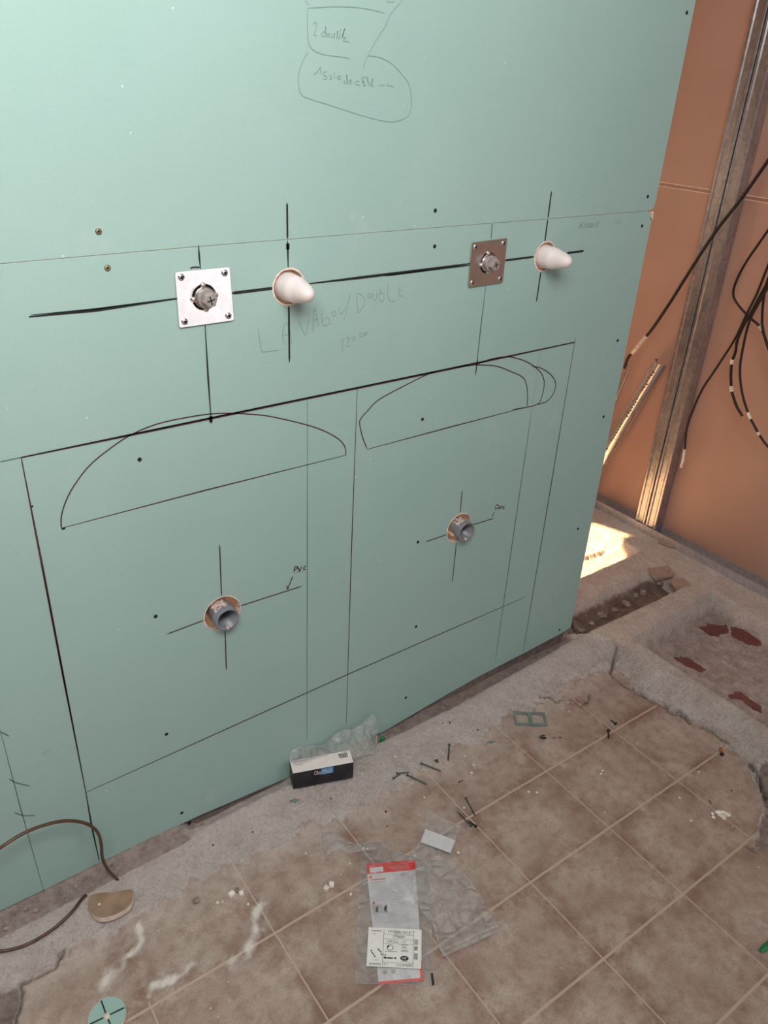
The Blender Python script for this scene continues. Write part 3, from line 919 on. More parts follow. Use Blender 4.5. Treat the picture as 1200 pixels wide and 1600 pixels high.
# screw heads
def wall_screw(px, py, gold=False, r=0.0036, parent=None):
    p = W(px, py); b = B('gold' if gold else 'hole', 'hole')
    if gold:
        lathe(b, (p.x, 0.001, p.z), (0, -1, 0), [(0, r * 1.1), (0.0016, r * 1.1), (0.0022, r * 0.8), (0.0018, r * 0.35), (0.0008, 0.0001)], 20, 'gold', caps=False)
        for a in (0.5, 0.5 + math.pi / 2):
            d = Vector((math.cos(a), 0, math.sin(a))) * r * 0.62; n_ = Vector((-math.sin(a), 0, math.cos(a))) * r * 0.13
            c = Vector((p.x, -0.0014, p.z))
            b.add([c - d - n_, c + d - n_, c + d + n_, c - d + n_], [(0, 1, 2, 3)], 'hole')
        lathe(b, (p.x, 0.0, p.z), (0, -1, 0), [(0.0, r * 1.25), (0.0005, r * 1.22), (0.0006, r * 1.05)], 20, 'hole', caps=False)
    else:
        lathe(b, (p.x, 0.001, p.z), (0, -1, 0), [(0, r), (0.0017, r), (0.0019, r * 0.8), (0.0013, r * .5), (0.001, 0.0001)], 18, 'hole', caps=False)
    b.obj('screw_head', parent)
for q in ((154, 362),): wall_screw(*q, gold=True, parent=up_)
for q in ((168, 419),): wall_screw(*q, gold=True, parent=lo_)
for q in ((680, 329), (1012, 307), (1073, 20)): wall_screw(*q, parent=up_)
for q in ((679, 385), (1003, 353), (218, 718), (660, 655), (965, 532), (943, 651), (243, 963), (653, 847), (903, 826), (260, 1147),
          (650, 979), (874, 984), (634, 1090), (284, 1270)): wall_screw(*q, parent=lo_)
wall_screw(296, 1286, r=0.0042, parent=lo_)

# floor track under the green wall and hidden uprights behind it
b = B('track')
for z0_, z1_, y0_, y1_ in ((0.004, 0.062, 0.0132, 0.0142), (0.004, 0.005, 0.0142, 0.061), (0.004, 0.045, 0.061, 0.062)):
    box(b, (-1.2, y0_, z0_), (1.60, y1_, z1_), 'track')
tag(b.obj('floor_track'), 'dusty steel channel running under the foot of the green wall', 'metal track')

# ------------------------------------------------------------------ plates with plugged fittings
def mounting_plate(corners_px, centre, label, spin):
    c = Vector((centre[0], 0, centre[1]))
    root = empty('mounting_plate', (c.x, -0.001, c.z - 0.042), label, 'mounting plate', 'square steel tap plates on the green wall')
    cs = [W(*p, -0.003) for p in corners_px]        # tl tr br bl
    b = B('plate')
    # plate with a round opening and rounded corners
    out = []
    for i in range(4):
        p = cs[i]; pv = cs[i - 1]; nx_ = cs[(i + 1) % 4]
        a = p + (pv - p).normalized() * 0.003; d = p + (nx_ - p).normalized() * 0.003
        m_ = p + ((pv - p).normalized() + (nx_ - p).normalized()) * 0.0009
        out += [(a.x, a.z), (m_.x, m_.z), (d.x, d.z)]
    out = out[::-1]
    ring = circ(c.x, c.z, 0.0205, 36)
    scr = []
    cen = sum(cs, Vector()) / 4
    for p in cs:
        q = p.lerp(cen, 0.20); scr.append((q.x, q.z))
    slab(b, out, [ring], -0.0042, -0.0022, 'plate', 'plate', 'plate')
    pl = b.obj('plate', root)
    for q in scr:
        b = B('chrome', 'hole')
        lathe(b, (q[0], -0.0042, q[1]), (0, -1, 0), [(0, 0.0052), (0.0012, 0.0050), (0.0026, 0.0036), (0.0028, 0.0022), (0.001, 0.0015), (0.001, .00005)], 20, 'chrome', caps=False)
        for a in (0.4, 0.4 + math.pi / 2):
            d = Vector((math.cos(a), 0, math.sin(a))) * 0.0036; n_ = Vector((-math.sin(a), 0, math.cos(a))) * 0.0009
            c2 = Vector((q[0], -0.0072, q[1]))
            b.add([c2 - d - n_, c2 + d - n_, c2 + d + n_, c2 - d + n_], [(0, 1, 2, 3)], 'hole')
        b.obj('corner_screw', root)
    # inner carrier: dark slotted ring, four lugs with little screws
    b = B('hole', 'plate')
    lathe(b, (c.x, 0.006, c.z), (0, -1, 0), [(0, 0.0200), (0.004, 0.0200), (0.0042, 0.0172)], 36, 'hole', caps=True)
    lathe(b, (c.x, -0.0018, c.z), (0, -1, 0), [(0, 0.0166), (0.0040, 0.0166), (0.0046, 0.0155), (0.0046, 0.010)], 36, 'plate', caps=False)
    for k_ in range(4):
        a = math.pi / 2 * k_ + math.radians(spin)
        dx, dz = math.cos(a), math.sin(a)
        q = Vector((c.x + dx * 0.0185, -0.0015, c.z + dz * 0.0185))
        lathe(b, q, (0, -1, 0), [(0, 0.0044), (0.0042, 0.0044), (0.0048, 0.0038)], 14, 'plate')
    b.obj('fitting_flange', root)
    for k_ in range(4):
        a = math.pi / 2 * k_ + math.radians(spin)
        q = Vector((c.x + math.cos(a) * 0.0185, -0.0062, c.z + math.sin(a) * 0.0185))
        b = B('chrome'); lathe(b, q, (0, -1, 0), [(0, 0.0034), (0.0014, 0.0032), (0.0026, 0.0018), (0.0028, 0.0001)], 14, 'chrome', caps=False)
        b.obj('lug_screw', root)
    # brass-grey body and hexagonal plug with a cross cut
    b = B('plug')
    lathe(b, (c.x, 0.002, c.z), (0, -1, 0), [(0, 0.0140), (0.014, 0.0140), (0.015, 0.0150), (0.0175, 0.0150), (0.0180, 0.0142)], 36, 'plug')
    body = b.obj('fitting_body', root)
    b = B('plug', 'hole')
    lathe(b, (c.x, -0.0158, c.z), (0, -1, 0), [(0, 0.0118), (0.0105, 0.0118), (0.0122, 0.0100)], 6, 'plug', smooth=False, xdir=(1, 0, 0), ph=math.radians(spin + 8))
    for a in (0.18, 0.18 + math.pi / 2):
        a += math.radians(spin)
        d = Vector((math.cos(a), 0, math.sin(a))) * 0.0066; n_ = Vector((-math.sin(a), 0, math.cos(a))) * 0.0010
        c2 = Vector((c.x, -0.0282, c.z))
        b.add([c2 - d - n_, c2 + d - n_, c2 + d + n_, c2 - d + n_], [(0, 1, 2, 3)], 'hole')
    b.obj('hex_plug', root)
    settle(root)


mounting_plate([(273, 425), (358, 417), (365, 500), (280, 512)], (0.5150, 1.1525),
               'square steel tap plate nearer the left, gleaming pale, with grey hexagonal plug', 4)
mounting_plate([(737, 379), (792, 372), (785, 441), (731, 449)], (1.1100, 1.1540),
               'square steel tap plate on the right half of the green wall, darker, with grey plug', 8)

# ------------------------------------------------------------------ milky pipe caps
for (c, r), lab in zip(CAPS, ('milky conical pipe cap in the hole beside the bright left plate',
                              'milky conical pipe cap in the hole nearest the wall edge, right of the dark plate')):
    b = B('cap')
    prof = [(-0.03, 0.0238), (0.0, 0.0232), (0.018, 0.0220), (0.0295, 0.0208), (0.0300, 0.0200), (0.046, 0.0172), (0.056, 0.0145), (0.0625, 0.0118), (0.067, 0.0086), (0.0695, 0.0052), (0.0707, 0.0024), (0.0710, 0.0002)]
    lathe(b, (c[0], 0.0, c[1]), (0.0, -1, 0.02), prof, 40, 'cap')
    o = b.obj('conical_stopper'); tag(o, lab, 'pipe cap', 'milky caps on the pipe stubs'); recentre(o)

# ------------------------------------------------------------------ grey PVC waste pipes
for (c, r), lab, dx, dz in zip(PVCS, ('grey plastic waste pipe stub with plaster smear in the lower left hole',
                              'grey plastic waste pipe stub in the lower hole towards the wall edge'), (0.0, 0.004), (-0.004, -0.004)):
    b = B('pvc')
    ro, ri = 0.0230, 0.0200
    o3 = Vector((c[0] + dx, 0.09, c[1] + dz)); ax = Vector((0, -1, 0.02)).normalized()
    lathe(b, o3, ax, [(0, ro), (0.078, ro), (0.080, ro + 0.0012), (0.112, ro + 0.0012), (0.1135, ro), (0.1135, ri), (0.020, ri)], 44, 'pvc', caps=False)
    lathe(b, o3 + ax * 0.018, ax, [(0, ri), (0.002, ri), (0.0021, 0.0002)], 30, 'hole', caps=False)  # black disc stands in for the shade deep in the pipe
    root = b.obj('waste_pipe'); tag(root, lab, 'pipe', 'grey waste pipe stubs')
    # plaster smears on the outside and inside of the mouth
    b = B('pvcdust')
    x_, y_, d_ = Vector((1, 0, 0)), Vector((0, 0, 1)), ax
    vs = []; fs = []; n1_, n2_ = 12, 8
    for j in range(n2_):
        for i in range(n1_):
            t = math.radians(70 + 70 * i / (n1_ - 1)); a = 0.068 + 0.034 * j / (n2_ - 1) + random.uniform(-.002, .002)
            rr = ro + 0.0016 + random.uniform(-.0006, .0005)
            vs.append(o3 + d_ * a + x_ * rr * math.cos(t) + y_ * rr * math.sin(t))
    fs = [(j * n1_ + i, j * n1_ + i + 1, (j + 1) * n1_ + i + 1, (j + 1) * n1_ + i) for j in range(n2_ - 1) for i in range(n1_ - 1) if random.random() > 0.18]
    b.add(vs, fs, 'pvcdust', True)
    b.obj('plaster_smear', root); b = B('pvcdust')
    lathe(b, o3 + d_ * 0.108 + y_ * (-ri + 0.001), (0, -0.9, -.2), [(0, 0.001), (0.002, 0.004), (0.006, 0.003), (0.008, 0.0005)], 9, 'pvcdust', jitter=.2)
    b.obj('plaster_smear', root)
    recentre(root)

# ------------------------------------------------------------------ steel on the brown wall
b = B('zincdull')
box(b, (2.276, -3.0, 0.045), (2.2775, 1.94, 0.0815), 'zincdull')
box(b, (2.276, -3.0, 0.045), (2.3245, 1.94, 0.0465), 'zincdull')
box(b, (2.323, -3.0, 0.045), (2.3245, 1.94, 0.0815), 'zincdull')
tag(b.obj('floor_track'), 'grey steel channel along the foot of the brown wall', 'metal track')

def stud(y0, y1, label, flip):
    """cold-formed C stud, ribbed web facing the room"""
    w_ = y1 - y0
    xf, xb = 2.2795, 2.3235
    g = 0.0022
    prof = [(xf + .002, y0), (xf, y0 + .002), (xf, y0 + w_ * .20), (xf + g, y0 + w_ * .30), (xf + g, y0 + w_ * .70), (xf, y0 + w_ * .80), (xf, y1 - .002), (xf + .002, y1)]
    outer = [(xb, y0 + 0.008), (xb, y0)] + prof + [(xb, y1), (xb, y1 - 0.008)]
    th = 0.0011
    inner = []
    n = len(outer)
    for i, p in enumerate(outer):
        a = Vector(outer[max(i - 1, 0)]); c = Vector(outer[min(i + 1, n - 1)])
        d = (c - a).normalized(); inner.append((p[0] + (-d.y) * -th, p[1] + d.x * -th))
    b = B('zinc')
    zs = (0.0472, 2.61)
    vs = [(p[0], p[1], z) for z in zs for p in outer] + [(p[0], p[1], z) for z in zs for p in inner]
    fs = []
    for i in range(n - 1):
        fs.append((i, i + 1, n + i + 1, n + i)); fs.append((2 * n + i + 1, 2 * n + i, 3 * n + i, 3 * n + i + 1))
        fs.append((i, i + 1, 2 * n + i + 1, 2 * n + i)); fs.append((n + i + 1, n + i, 3 * n + i, 3 * n + i + 1))
    b.add(vs, fs, 'zinc')
    o = b.obj('metal_stud'); tag(o, label, 'metal stud', 'upright studs screwed back to back')
    return o
stud(0.2555, 0.2975, 'left half of the paired galvanised upright against the brown wall', False)
stud(0.2100, 0.2525, 'right half of the paired galvanised upright, nearer the cable bundle', True)

# ------------------------------------------------------------------ offcut channel leaning on the brown wall
top = X(1033, 566, 2.290); bt = X(904, 780, 2.240)
d = (bt - top); L = d.length; d.normalize()
side = d.cross(Vector((1, 0, 0))).normalized(); nrm = side.cross(d).normalized()
if nrm.x > 0: nrm = -nrm
root = empty('metal_channel', bt, 'short shiny steel channel offcut leaning against the brown wall', 'metal channel')
b = B('zinc')
prof = []
rw, dp = 0.023, 0.026
for i in range(13):
    t = math.pi * i / 12
    prof.append((rw * math.cos(t), dp * (math.sin(t) ** 0.7)))
prof = [(rw - .006, 0.0)] + prof + [(-rw + .006, 0.0)]
inn = [(p[0] * 0.93, p[1] * 0.93) for p in prof]
n = len(prof); vs = []
for pr in (prof, inn):
    for s_ in (0, L):
        for p in pr: vs.append(top + d * s_ + side * p[0] + nrm * (p[1] - 0.004))
fs = []
for i in range(n - 1):
    fs += [(i, i + 1, n + i + 1, n + i), (2 * n + i + 1, 2 * n + i, 3 * n + i, 3 * n + i + 1), (i + 1, i, 2 * n + i, 2 * n + i + 1), (n + i, n + i + 1, 3 * n + i + 1, 3 * n + i)]
b.add(vs, fs, 'zincbright', False)
for k_ in range(46):
    s_ = 0.03 + k_ * (L - 0.06) / 46
    if k_ % 9 in (7, 8): continue
    for _ in range(2):
        u0 = 0.004 + random.uniform(-.003, .003); w2 = random.uniform(.0015, .0045)
        a0 = s_ + random.uniform(0, .004); a1 = a0 + random.uniform(.002, .005)
        def q3(u, a):
            t = max(-1, min(1, u / rw)); h_ = dp * (max(0, 1 - t * t) ** 0.35)
            return top + d * a + side * u + nrm * (h_ - 0.004 + 0.0015)
        b.add([q3(u0, a0), q3(u0 + w2, a0), q3(u0 + w2, a1), q3(u0, a1)], [(0, 1, 2, 3)], 'print')
b.obj('channel_body', root)
settle(root)

# a slimmer bright channel end standing behind the edge of the green wall
a0 = X(982, 572, 2.27); a1 = X(945, 660, 2.25); a1b = a1 + (a1 - a0) * 1.35
b = B('zinc')
dd = (a1b - a0).normalized(); sd = dd.cross(Vector((1, 0, 0))).normalized() * 0.007; bk = Vector((0.010, 0, 0))
b.add([a0 - sd, a0 + sd, a1b + sd, a1b - sd, a0 - sd + bk, a0 + sd + bk, a1b + sd + bk, a1b - sd + bk],
      [(0, 1, 2, 3), (4, 7, 6, 5), (0, 4, 5, 1), (1, 5, 6, 2), (3, 2, 6, 7), (0, 3, 7, 4)], 'zincbright')
o = b.obj('metal_rail', bevel=0.0015); tag(o, 'thin bright steel strip showing behind the edge of the green wall', 'metal strip'); recentre(o)

# ------------------------------------------------------------------ cables
def cable(path, xs, r, tapes, label, group=None, out=None):
    """path in photo pixels on planes x = xs (interpolated); tapes: (start, end) fractions"""
    n = len(path)
    pts = [X(p[0], p[1], xs[0] + (xs[1] - xs[0]) * i / (n - 1)) for i, p in enumerate(path)]
    b = B('cable'); cp = tube(b, pts, r, 10, 'cable', 8)
    o = b.obj('electric_cable'); tag(o, label, 'cable', group)
    m_ = len(cp) - 1
    for t0, t1 in tapes:
        i0, i1 = t0 * m_, t1 * m_
        def at(f):
            i = min(int(f), m_ - 1); return cp[i].lerp(cp[i + 1], f - i)
        b = B('tape'); tube(b, [at(i0 + (i1 - i0) * q / 5) for q in range(6)], r * 1.35, 12, 'tape', 1, False)
        b.obj('marking_tape', o)
    c = cp[0].copy()
    o.data.transform(Matrix.Translation(-c)); o.location = c
    for ch in o.children: ch.data.transform(Matrix.Translation(-c))
    return cp, o

grp = 'black cables hanging at the brown wall'
cp, o = cable([(1290, 130), (1240, 195), (1200, 251), (1160, 308), (1118, 362), (1080, 420), (1050, 468), (1022, 510), (1006, 530), (990, 549), (981, 560), (976, 575)], (2.10, 2.22), 0.0048,
          [(0.70, 0.835)], 'long black cable crossing in front of the upright, taped end at the green wall')
# handwriting on the tape
m_ = len(cp) - 1
b = B('print')
for k_ in range(7):
    f = (0.725 + 0.012 * k_) * m_; i = int(f); p = cp[i].lerp(cp[i + 1], f - i)
    dv = (cp[i + 1] - cp[i]).normalized(); vw = (Vector(CAM) - p).normalized(); sv = dv.cross(vw).normalized()
    q = p + vw * 0.0085
    w3 = 0.0008
    a_ = q - sv * 0.0045 + dv * random.uniform(-.002, .002); c_ = q + sv * 0.0045 + dv * random.uniform(-.003, .003)
    b.add([a_ - dv * w3, c_ - dv * w3, c_ + dv * w3, a_ + dv * w3], [(0, 1, 2, 3)], 'print')
h_ = b.obj('handwriting', o); h_.data.transform(Matrix.Translation(-o.location))
cable([(1240, 300), (1215, 338), (1186, 380), (1168, 406), (1154, 431), (1146, 454), (1149, 470), (1166, 491), (1184, 507), (1192, 519), (1200, 543), (1215, 580)], (2.20, 2.26), 0.0036,
      [(0.745, 0.80)], 'black cable bending back in a hook shape right of the upright', grp)
cable([(1230, 340), (1210, 390), (1196, 425), (1182, 460), (1166, 492), (1148, 530), (1120, 574), (1098, 607), (1082, 642), (1073, 670), (1070, 700), (1068, 716), (1064, 731)], (2.18, 2.27), 0.0034,
      [(0.84, 0.995)], 'black cable hanging furthest left of the bundle with a white taped tip', grp)
cable([(1240, 385), (1215, 425), (1198, 452), (1184, 476), (1170, 505), (1160, 548), (1156, 580), (1160, 616), (1170, 648), (1180, 668), (1188, 682), (1200, 698), (1220, 716)], (2.19, 2.25), 0.0036,
      [(0.655, 0.69), (0.79, 0.82)], 'black cable bowing down past the frame edge with two white bands', grp)
cable([(1245, 370), (1220, 410), (1196, 448), (1176, 484), (1160, 512), (1152, 532), (1149, 550), (1144, 565), (1142, 585), (1143, 608), (1147, 624), (1152, 637), (1160, 650)], (2.20, 2.245), 0.0042,
      [(0.565, 0.60), (0.73, 0.765)], 'short black cable ending mid air with two white bands', grp)
cable([(1235, 380), (1208, 420), (1197, 446), (1193, 468), (1191, 492), (1192, 514), (1202, 545), (1225, 590)], (2.20, 2.235), 0.0036, [], 'black cable dropping straight down at the frame edge', grp)

# brown wire loop at the foot of the green wall, lower left
b = B('browncable')
pts = [W(-90, 1400, -0.10), W(-40, 1352, -0.08), W(0, 1325, -0.060), W(35, 1303, -0.055), W(70, 1289, -0.052), W(105, 1282.5, -0.050), W(135, 1287, -0.048), W(152, 1300, -0.046), W(158, 1318, -0.044), W(160, 1340, -0.042), W(168, 1358, -0.040)]
e1 = G(182, 1373, 0.002)
pts += [e1 + Vector((-0.004, 0, 0.012)), e1, e1 + Vector((0.004, -0.001, -0.01))]
tube(b, pts, 0.0031, 10, 'browncable', 8)
root = b.obj('brown_wire'); tag(root, 'brown wire looping up against the green wall at lower left', 'wire')
b = B('browncable')
g0 = G(131, 1403, 0.0)
tube(b, [g0 + Vector((0.006, 0.004, -0.006)), g0 + Vector((0, 0, 0.003)), G(112, 1425, 0.008), G(85, 1450, 0.006), G(50, 1472, 0.005), G(20, 1483, 0.005), G(-10, 1486, 0.005), G(-70, 1480, 0.006)], 0.0031, 10, 'browncable', 8)
b.obj('wire_tail', root)

# ------------------------------------------------------------------ carton and plastic sleeve at the wall foot
bl_ = G(458, 1233); br_ = G(551.5, 1215)
zb = max(bl_.z, br_.z, 0.026)
bl_ = F(458, 1233, zb); br_ = F(551.5, 1215, zb)
ux = (br_ - bl_); Lb = ux.length; ux.normalize(); uy = Vector((-ux.y, ux.x, 0))
# height: solve so that the upper front edge falls on the photographed one
hb, db_ = 0.050, 0.038
b = B('black', 'whitecard')
P = lambda u, v, z_: bl_ + ux * u + uy * v + Vector((0, 0, z_))
vs = [P(0, 0, 0), P(Lb, 0, 0), P(Lb, db_, 0), P(0, db_, 0), P(0, 0, hb), P(Lb, 0, hb), P(Lb, db_, hb), P(0, db_, hb)]
b.add(vs, [(0, 3, 2, 1), (0, 1, 5, 4), (1, 2, 6, 5), (2, 3, 7, 6), (3, 0, 4, 7)], 'black')
b.add(vs, [(4, 5, 6, 7)], 'whitecard')
root = b.obj('carton', bevel=0.0006); tag(root, 'small black and white cardboard box standing at the foot of the green wall', 'box')
ff = lambda u, v: P(u * Lb, -0.0007, v * hb)
tf = lambda u, v: P(u * Lb, v * db_, hb + 0.0007)
b = B('blue', 'whitecard')
rect(b, ff, 0.46, 0.60, 0.66, 0.98, 'blue')
ff2 = lambda u, v: P(u * Lb, -0.0012, v * hb)
put_text(b, 'Oba', ff2, 0.345, 0.66, 0.455, 0.92, 'whitecard')
put_text(b, 'PRO', ff2, 0.485, 0.66, 0.635, 0.90, 'cardgrey')
b.obj('logo_panel', root); b = B('print')
for k_ in range(9): rect(b, tf, 0.80 + 0.016 * k_, 0.55, 0.80 + 0.016 * k_ + random.choice((.006, .011)), 0.86, 'print')
rect(b, tf, 0.80, 0.50, 0.935, 0.54, 'print')
b.obj('barcode', root); b = B('cardgrey')
for k_, (a_, c_) in enumerate(((0.05, 0.42), (0.05, 0.34), (0.05, 0.22))): rect(b, tf, a_, 0.80 - 0.13 * k_, c_, 0.86 - 0.13 * k_, 'cardgrey')
b.obj('fine_print', root)

def pouch(name, outline, h, mat, seed=1, res=0.0055, plane=None, amp=None, folds=()):
    """crumpled flat bag: outline in 3D; two skins meeting at the rim"""
    pts = [Vector(p) for p in outline]
    c = sum(pts, Vector()) / len(pts)
    if plane is None: ex, ey, en = Vector((1, 0, 0)), Vector((0, 1, 0)), Vector((0, 0, 1))
    else: ex, ey, en = plane
    # resample outline
    per = []
    for i in range(len(pts)):
        a, d_ = pts[i], pts[(i + 1) % len(pts)]
        n_ = max(1, int((d_ - a).length / res))
        for k_ in range(n_): per.append(a.lerp(d_, k_ / n_))
    uv = [((p - c).dot(ex), (p - c).dot(ey)) for p in per]
    hh = [(p - c).dot(en) for p in per]
    us = np.array([u for u, v in uv]); vs_ = np.array([v for u, v in uv])
    gu = np.arange(us.min(), us.max(), res); gv = np.arange(vs_.min(), vs_.max(), res)
    A, C_ = np.meshgrid(gu, gv); A = A.ravel() + 1e-5; C_ = C_.ravel()
    sd_ = sdf(A, C_, list(zip(us, vs_)))
    keep = sd_ > res * 0.6
    A, C_, sd_ = A[keep], C_[keep], sd_[keep]
    # height of the base surface by inverse-distance from the rim
    allu = np.concatenate([us, A]); allv = np.concatenate([vs_, C_])
    H = np.array(hh)
    base = np.empty(len(A))
    for i in range(len(A)):
        w_ = 1 / ((us - A[i]) ** 2 + (vs_ - C_[i]) ** 2 + 1e-6); base[i] = (w_ * H).sum() / w_.sum()
    from mathutils.geometry import delaunay_2d_cdt
    co = [Vector((float(u), float(v))) for u, v in zip(allu, allv)]
    npz = len(us)
    ed = [(i, (i + 1) % npz) for i in range(npz)]
    r_ = delaunay_2d_cdt(co, ed, [], 1, 1e-6)
    ov, of, orig = r_[0], r_[2], r_[3]
    rimset = set(range(npz)); basef = {}
    b = B(mat)
    seedx = seed * 3.7
    top_, botm = [], []
    for k_, v in enumerate(ov):
        o_ = orig[k_][0] if orig[k_] else None
        if o_ is not None and o_ < npz: bz, s_ = H[o_], 0.0
        elif o_ is not None: bz, s_ = base[o_ - npz], sd_[o_ - npz]
        else: bz, s_ = 0.0, 0.0
        e = min(1.0, s_ / 0.02); e = e * (2 - e)
        uu, vv = np.array(v.x + seedx), np.array(v.y - seedx)
        cr_ = float(1 - abs(vnoise(uu, vv, 30)) * 4) * 0.6 + float(vnoise(uu, vv, 75)) * 1.3 + float(vnoise(uu, vv, 14)) * 1.0 + 0.5
        hv = h * e * max(0.10, cr_)
        p = c + ex * v.x + ey * v.y + en * bz
        top_.append(p + en * (hv + 0.0004)); botm.append(p - en * 0.0002)
    b.add(top_, [tuple(f) for f in of], mat, True)
    b.add(botm, [tuple(f)[::-1] for f in of], mat, True)
    # welded rim
    tube(b, [p + en * 0.0004 for p in per] + [per[0] + en * 0.0004], 0.0005, 5, 'seal', 1, False)
    return b

# sleeve leaning on the wall behind the carton
ol = [((453, 1190), -.020), ((454, 1174), -.006), ((465, 1167), -.005), ((487, 1166), -.005), ((507, 1164), -.006), ((525, 1147), -.008), ((536, 1141), -.010), ((552, 1140), -.014),
      ((567, 1130), -.016), ((582, 1116), -.016), ((587, 1120), -.020), ((590, 1138), -.028), ((589, 1160), -.040), ((584, 1177), -.055), ((560, 1182), -.064), ((548, 1185), -.060), ((500, 1183), -.032)]
pp = [W(p[0], p[1], y) for p, y in ol]
b = pouch('plastic_sleeve', pp, 0.012, 'filmwall', 4, 0.004, (Vector((1, 0, 0)), Vector((0, 0.35, 0.94)).normalized(), Vector((0, -0.94, 0.35)).normalized()))
o = b.obj('plastic_sleeve'); tag(o, 'crumpled clear plastic sleeve propped against the green wall behind the small box', 'plastic bag'); recentre(o)

# ------------------------------------------------------------------ bags on the tiles
SH = lambda pts, lift=0.0: [Vector((*F(*p, 0.003).xy, 0.0022 + lift)) for p in pts]
b = pouch('packaging_bag', SH([(565, 1318), (580, 1314), (598, 1316), (612, 1330), (650, 1338), (672, 1352), (675, 1463), (677, 1540), (640, 1538), (600, 1537), (555, 1536), (558, 1460), (562, 1380)]), 0.0035, 'filmgrey', 2)
root = b.obj('packaging_bag'); tag(root, 'long milky packaging bag with red and white leaflet inside, on the tiles', 'plastic bag')
fs_ = quad_map(*[Vector((*F(*p, 0.010).xy, 0.0085)) for p in ((572.5, 1508.5), (658, 1513), (659, 1452), (576, 1448))])
fs2 = lambda u, v: fs_(u, v) + Vector((0, 0, 0.0004))
b = B('sticker', 'print')
c4 = [fs_(0, 0), fs_(1, 0), fs_(1, 1), fs_(0, 1)]
lowc = [c - Vector((0, 0, 0.0006)) for c in c4]
b.add(lowc + c4, [(4, 5, 6, 7), (0, 3, 2, 1), (0, 1, 5, 4), (1, 2, 6, 5), (2, 3, 7, 6), (3, 0, 4, 7)], 'sticker')
ln = lambda u0, v0, u1, v1: rect(b, fs2, u0, v0, u1, v1, 'print')
# frame: u right, v up
t_ = 0.006
ln(0.29, 0.12, 0.29 + t_, 0.97); ln(0.845, 0.02, 0.845 + t_, 0.97)
for vy in (0.83, 0.71, 0.59, 0.115): ln(0.29, vy, 0.85, vy + t_)
ln(0.29, 0.02, 0.29 + t_, 0.12)
put_text(b, '7776W1612', fs2, 0.36, 0.865, 0.79, 0.94, 'print')
put_text(b, '7776W', fs2, 0.46, 0.74, 0.69, 0.81, 'print')
put_text(b, 'Ø16x2 - 1/2"', fs2, 0.40, 0.62, 0.72, 0.685, 'print')
put_text(b, 'COMAP', fs2, 0.55, 0.03, 0.83, 0.095, 'print')
put_text(b, 'X 1', fs2, 0.31, 0.035, 0.38, 0.09, 'print')
put_text(b, '001890M4', fs2, 0.05, 0.03, 0.26, 0.085, 'print')
put_text(b, '7612.5', fs2, 0.11, 0.145, 0.22, 0.18, 'greyprint')
# round and oval stamps, certification text lines
def ell(cx, cy, rx, ry, key, hole=0.0, n=20):
    vs = [fs2(cx + rx * math.cos(2 * math.pi * i / n), cy + ry * math.sin(2 * math.pi * i / n)) for i in range(n)]
    if hole:
        vs += [fs2(cx + rx * hole * math.cos(2 * math.pi * i / n), cy + ry * hole * math.sin(2 * math.pi * i / n)) for i in range(n)]
        b.add(vs, [(i, (i + 1) % n, n + (i + 1) % n, n + i) for i in range(n)], key)
    else: b.add(vs, [tuple(range(n))], key)
ell(0.42, 0.49, 0.062, 0.075, 'print', 0.82); ell(0.385, 0.52, 0.020, 0.025, 'print')
ell(0.69, 0.235, 0.078, 0.062, 'print'); put_text(b, 'NF', lambda u, v: fs2(u, v) + Vector((0, 0, .0003)), 0.65, 0.205, 0.73, 0.265, 'sticker')
for k_, (u0, u1, v0) in enumerate(((0.62, 0.75, 0.565), (0.64, 0.72, 0.53), (0.65, 0.71, 0.505), (0.62, 0.76, 0.475), (0.63, 0.75, 0.42), (0.62, 0.76, 0.40), (0.33, 0.55, 0.385), (0.63, 0.76, 0.15))):
    rect(b, fs2, u0, v0, u1, v0 + 0.012, 'greyprint' if k_ % 2 else 'print')
put_text(b, 'LR', fs2, 0.305, 0.265, 0.355, 0.32, 'print'); ln(0.31, 0.205, 0.36, 0.25); ln(0.37, 0.21, 0.48, 0.24); ln(0.50, 0.21, 0.54, 0.245)
for k_ in range(7): ln(0.865, 0.72 - 0.017 * k_ * 1.2, 0.935, 0.728 - 0.017 * k_ * 1.2)
for k_ in range(6): ln(0.865, 0.54 - 0.018 * k_, 0.93, 0.550 - 0.018 * k_)
for k_ in range(8): ln(0.865, 0.36 - 0.020 * k_, 0.935, 0.370 - 0.020 * k_)
rect(b, fs2, 0.06, 0.905, 0.25, 0.922, 'print')
for u0, v0 in ((0.06, 0.37), (0.08, 0.32), (0.105, 0.28), (0.13, 0.23), (0.19, 0.41), (0.215, 0.38), (0.24, 0.35), (0.255, 0.29)):
    ln(u0, v0, u0 + 0.025, v0 + 0.035)
b.obj('product_sticker', root)
b = B('print'); q0, q1 = [Vector((*F(*p, 0.004).xy, 0.0036)) for p in ((674.5, 1520), (677, 1539))]
dv = (q1 - q0).normalized(); sv = Vector((-dv.y, dv.x, 0)) * 0.0022
b.add([q0 - sv, q0 + sv, q1 + sv, q1 - sv], [(0, 1, 2, 3)], 'print'); b.obj('black_print_mark', root)

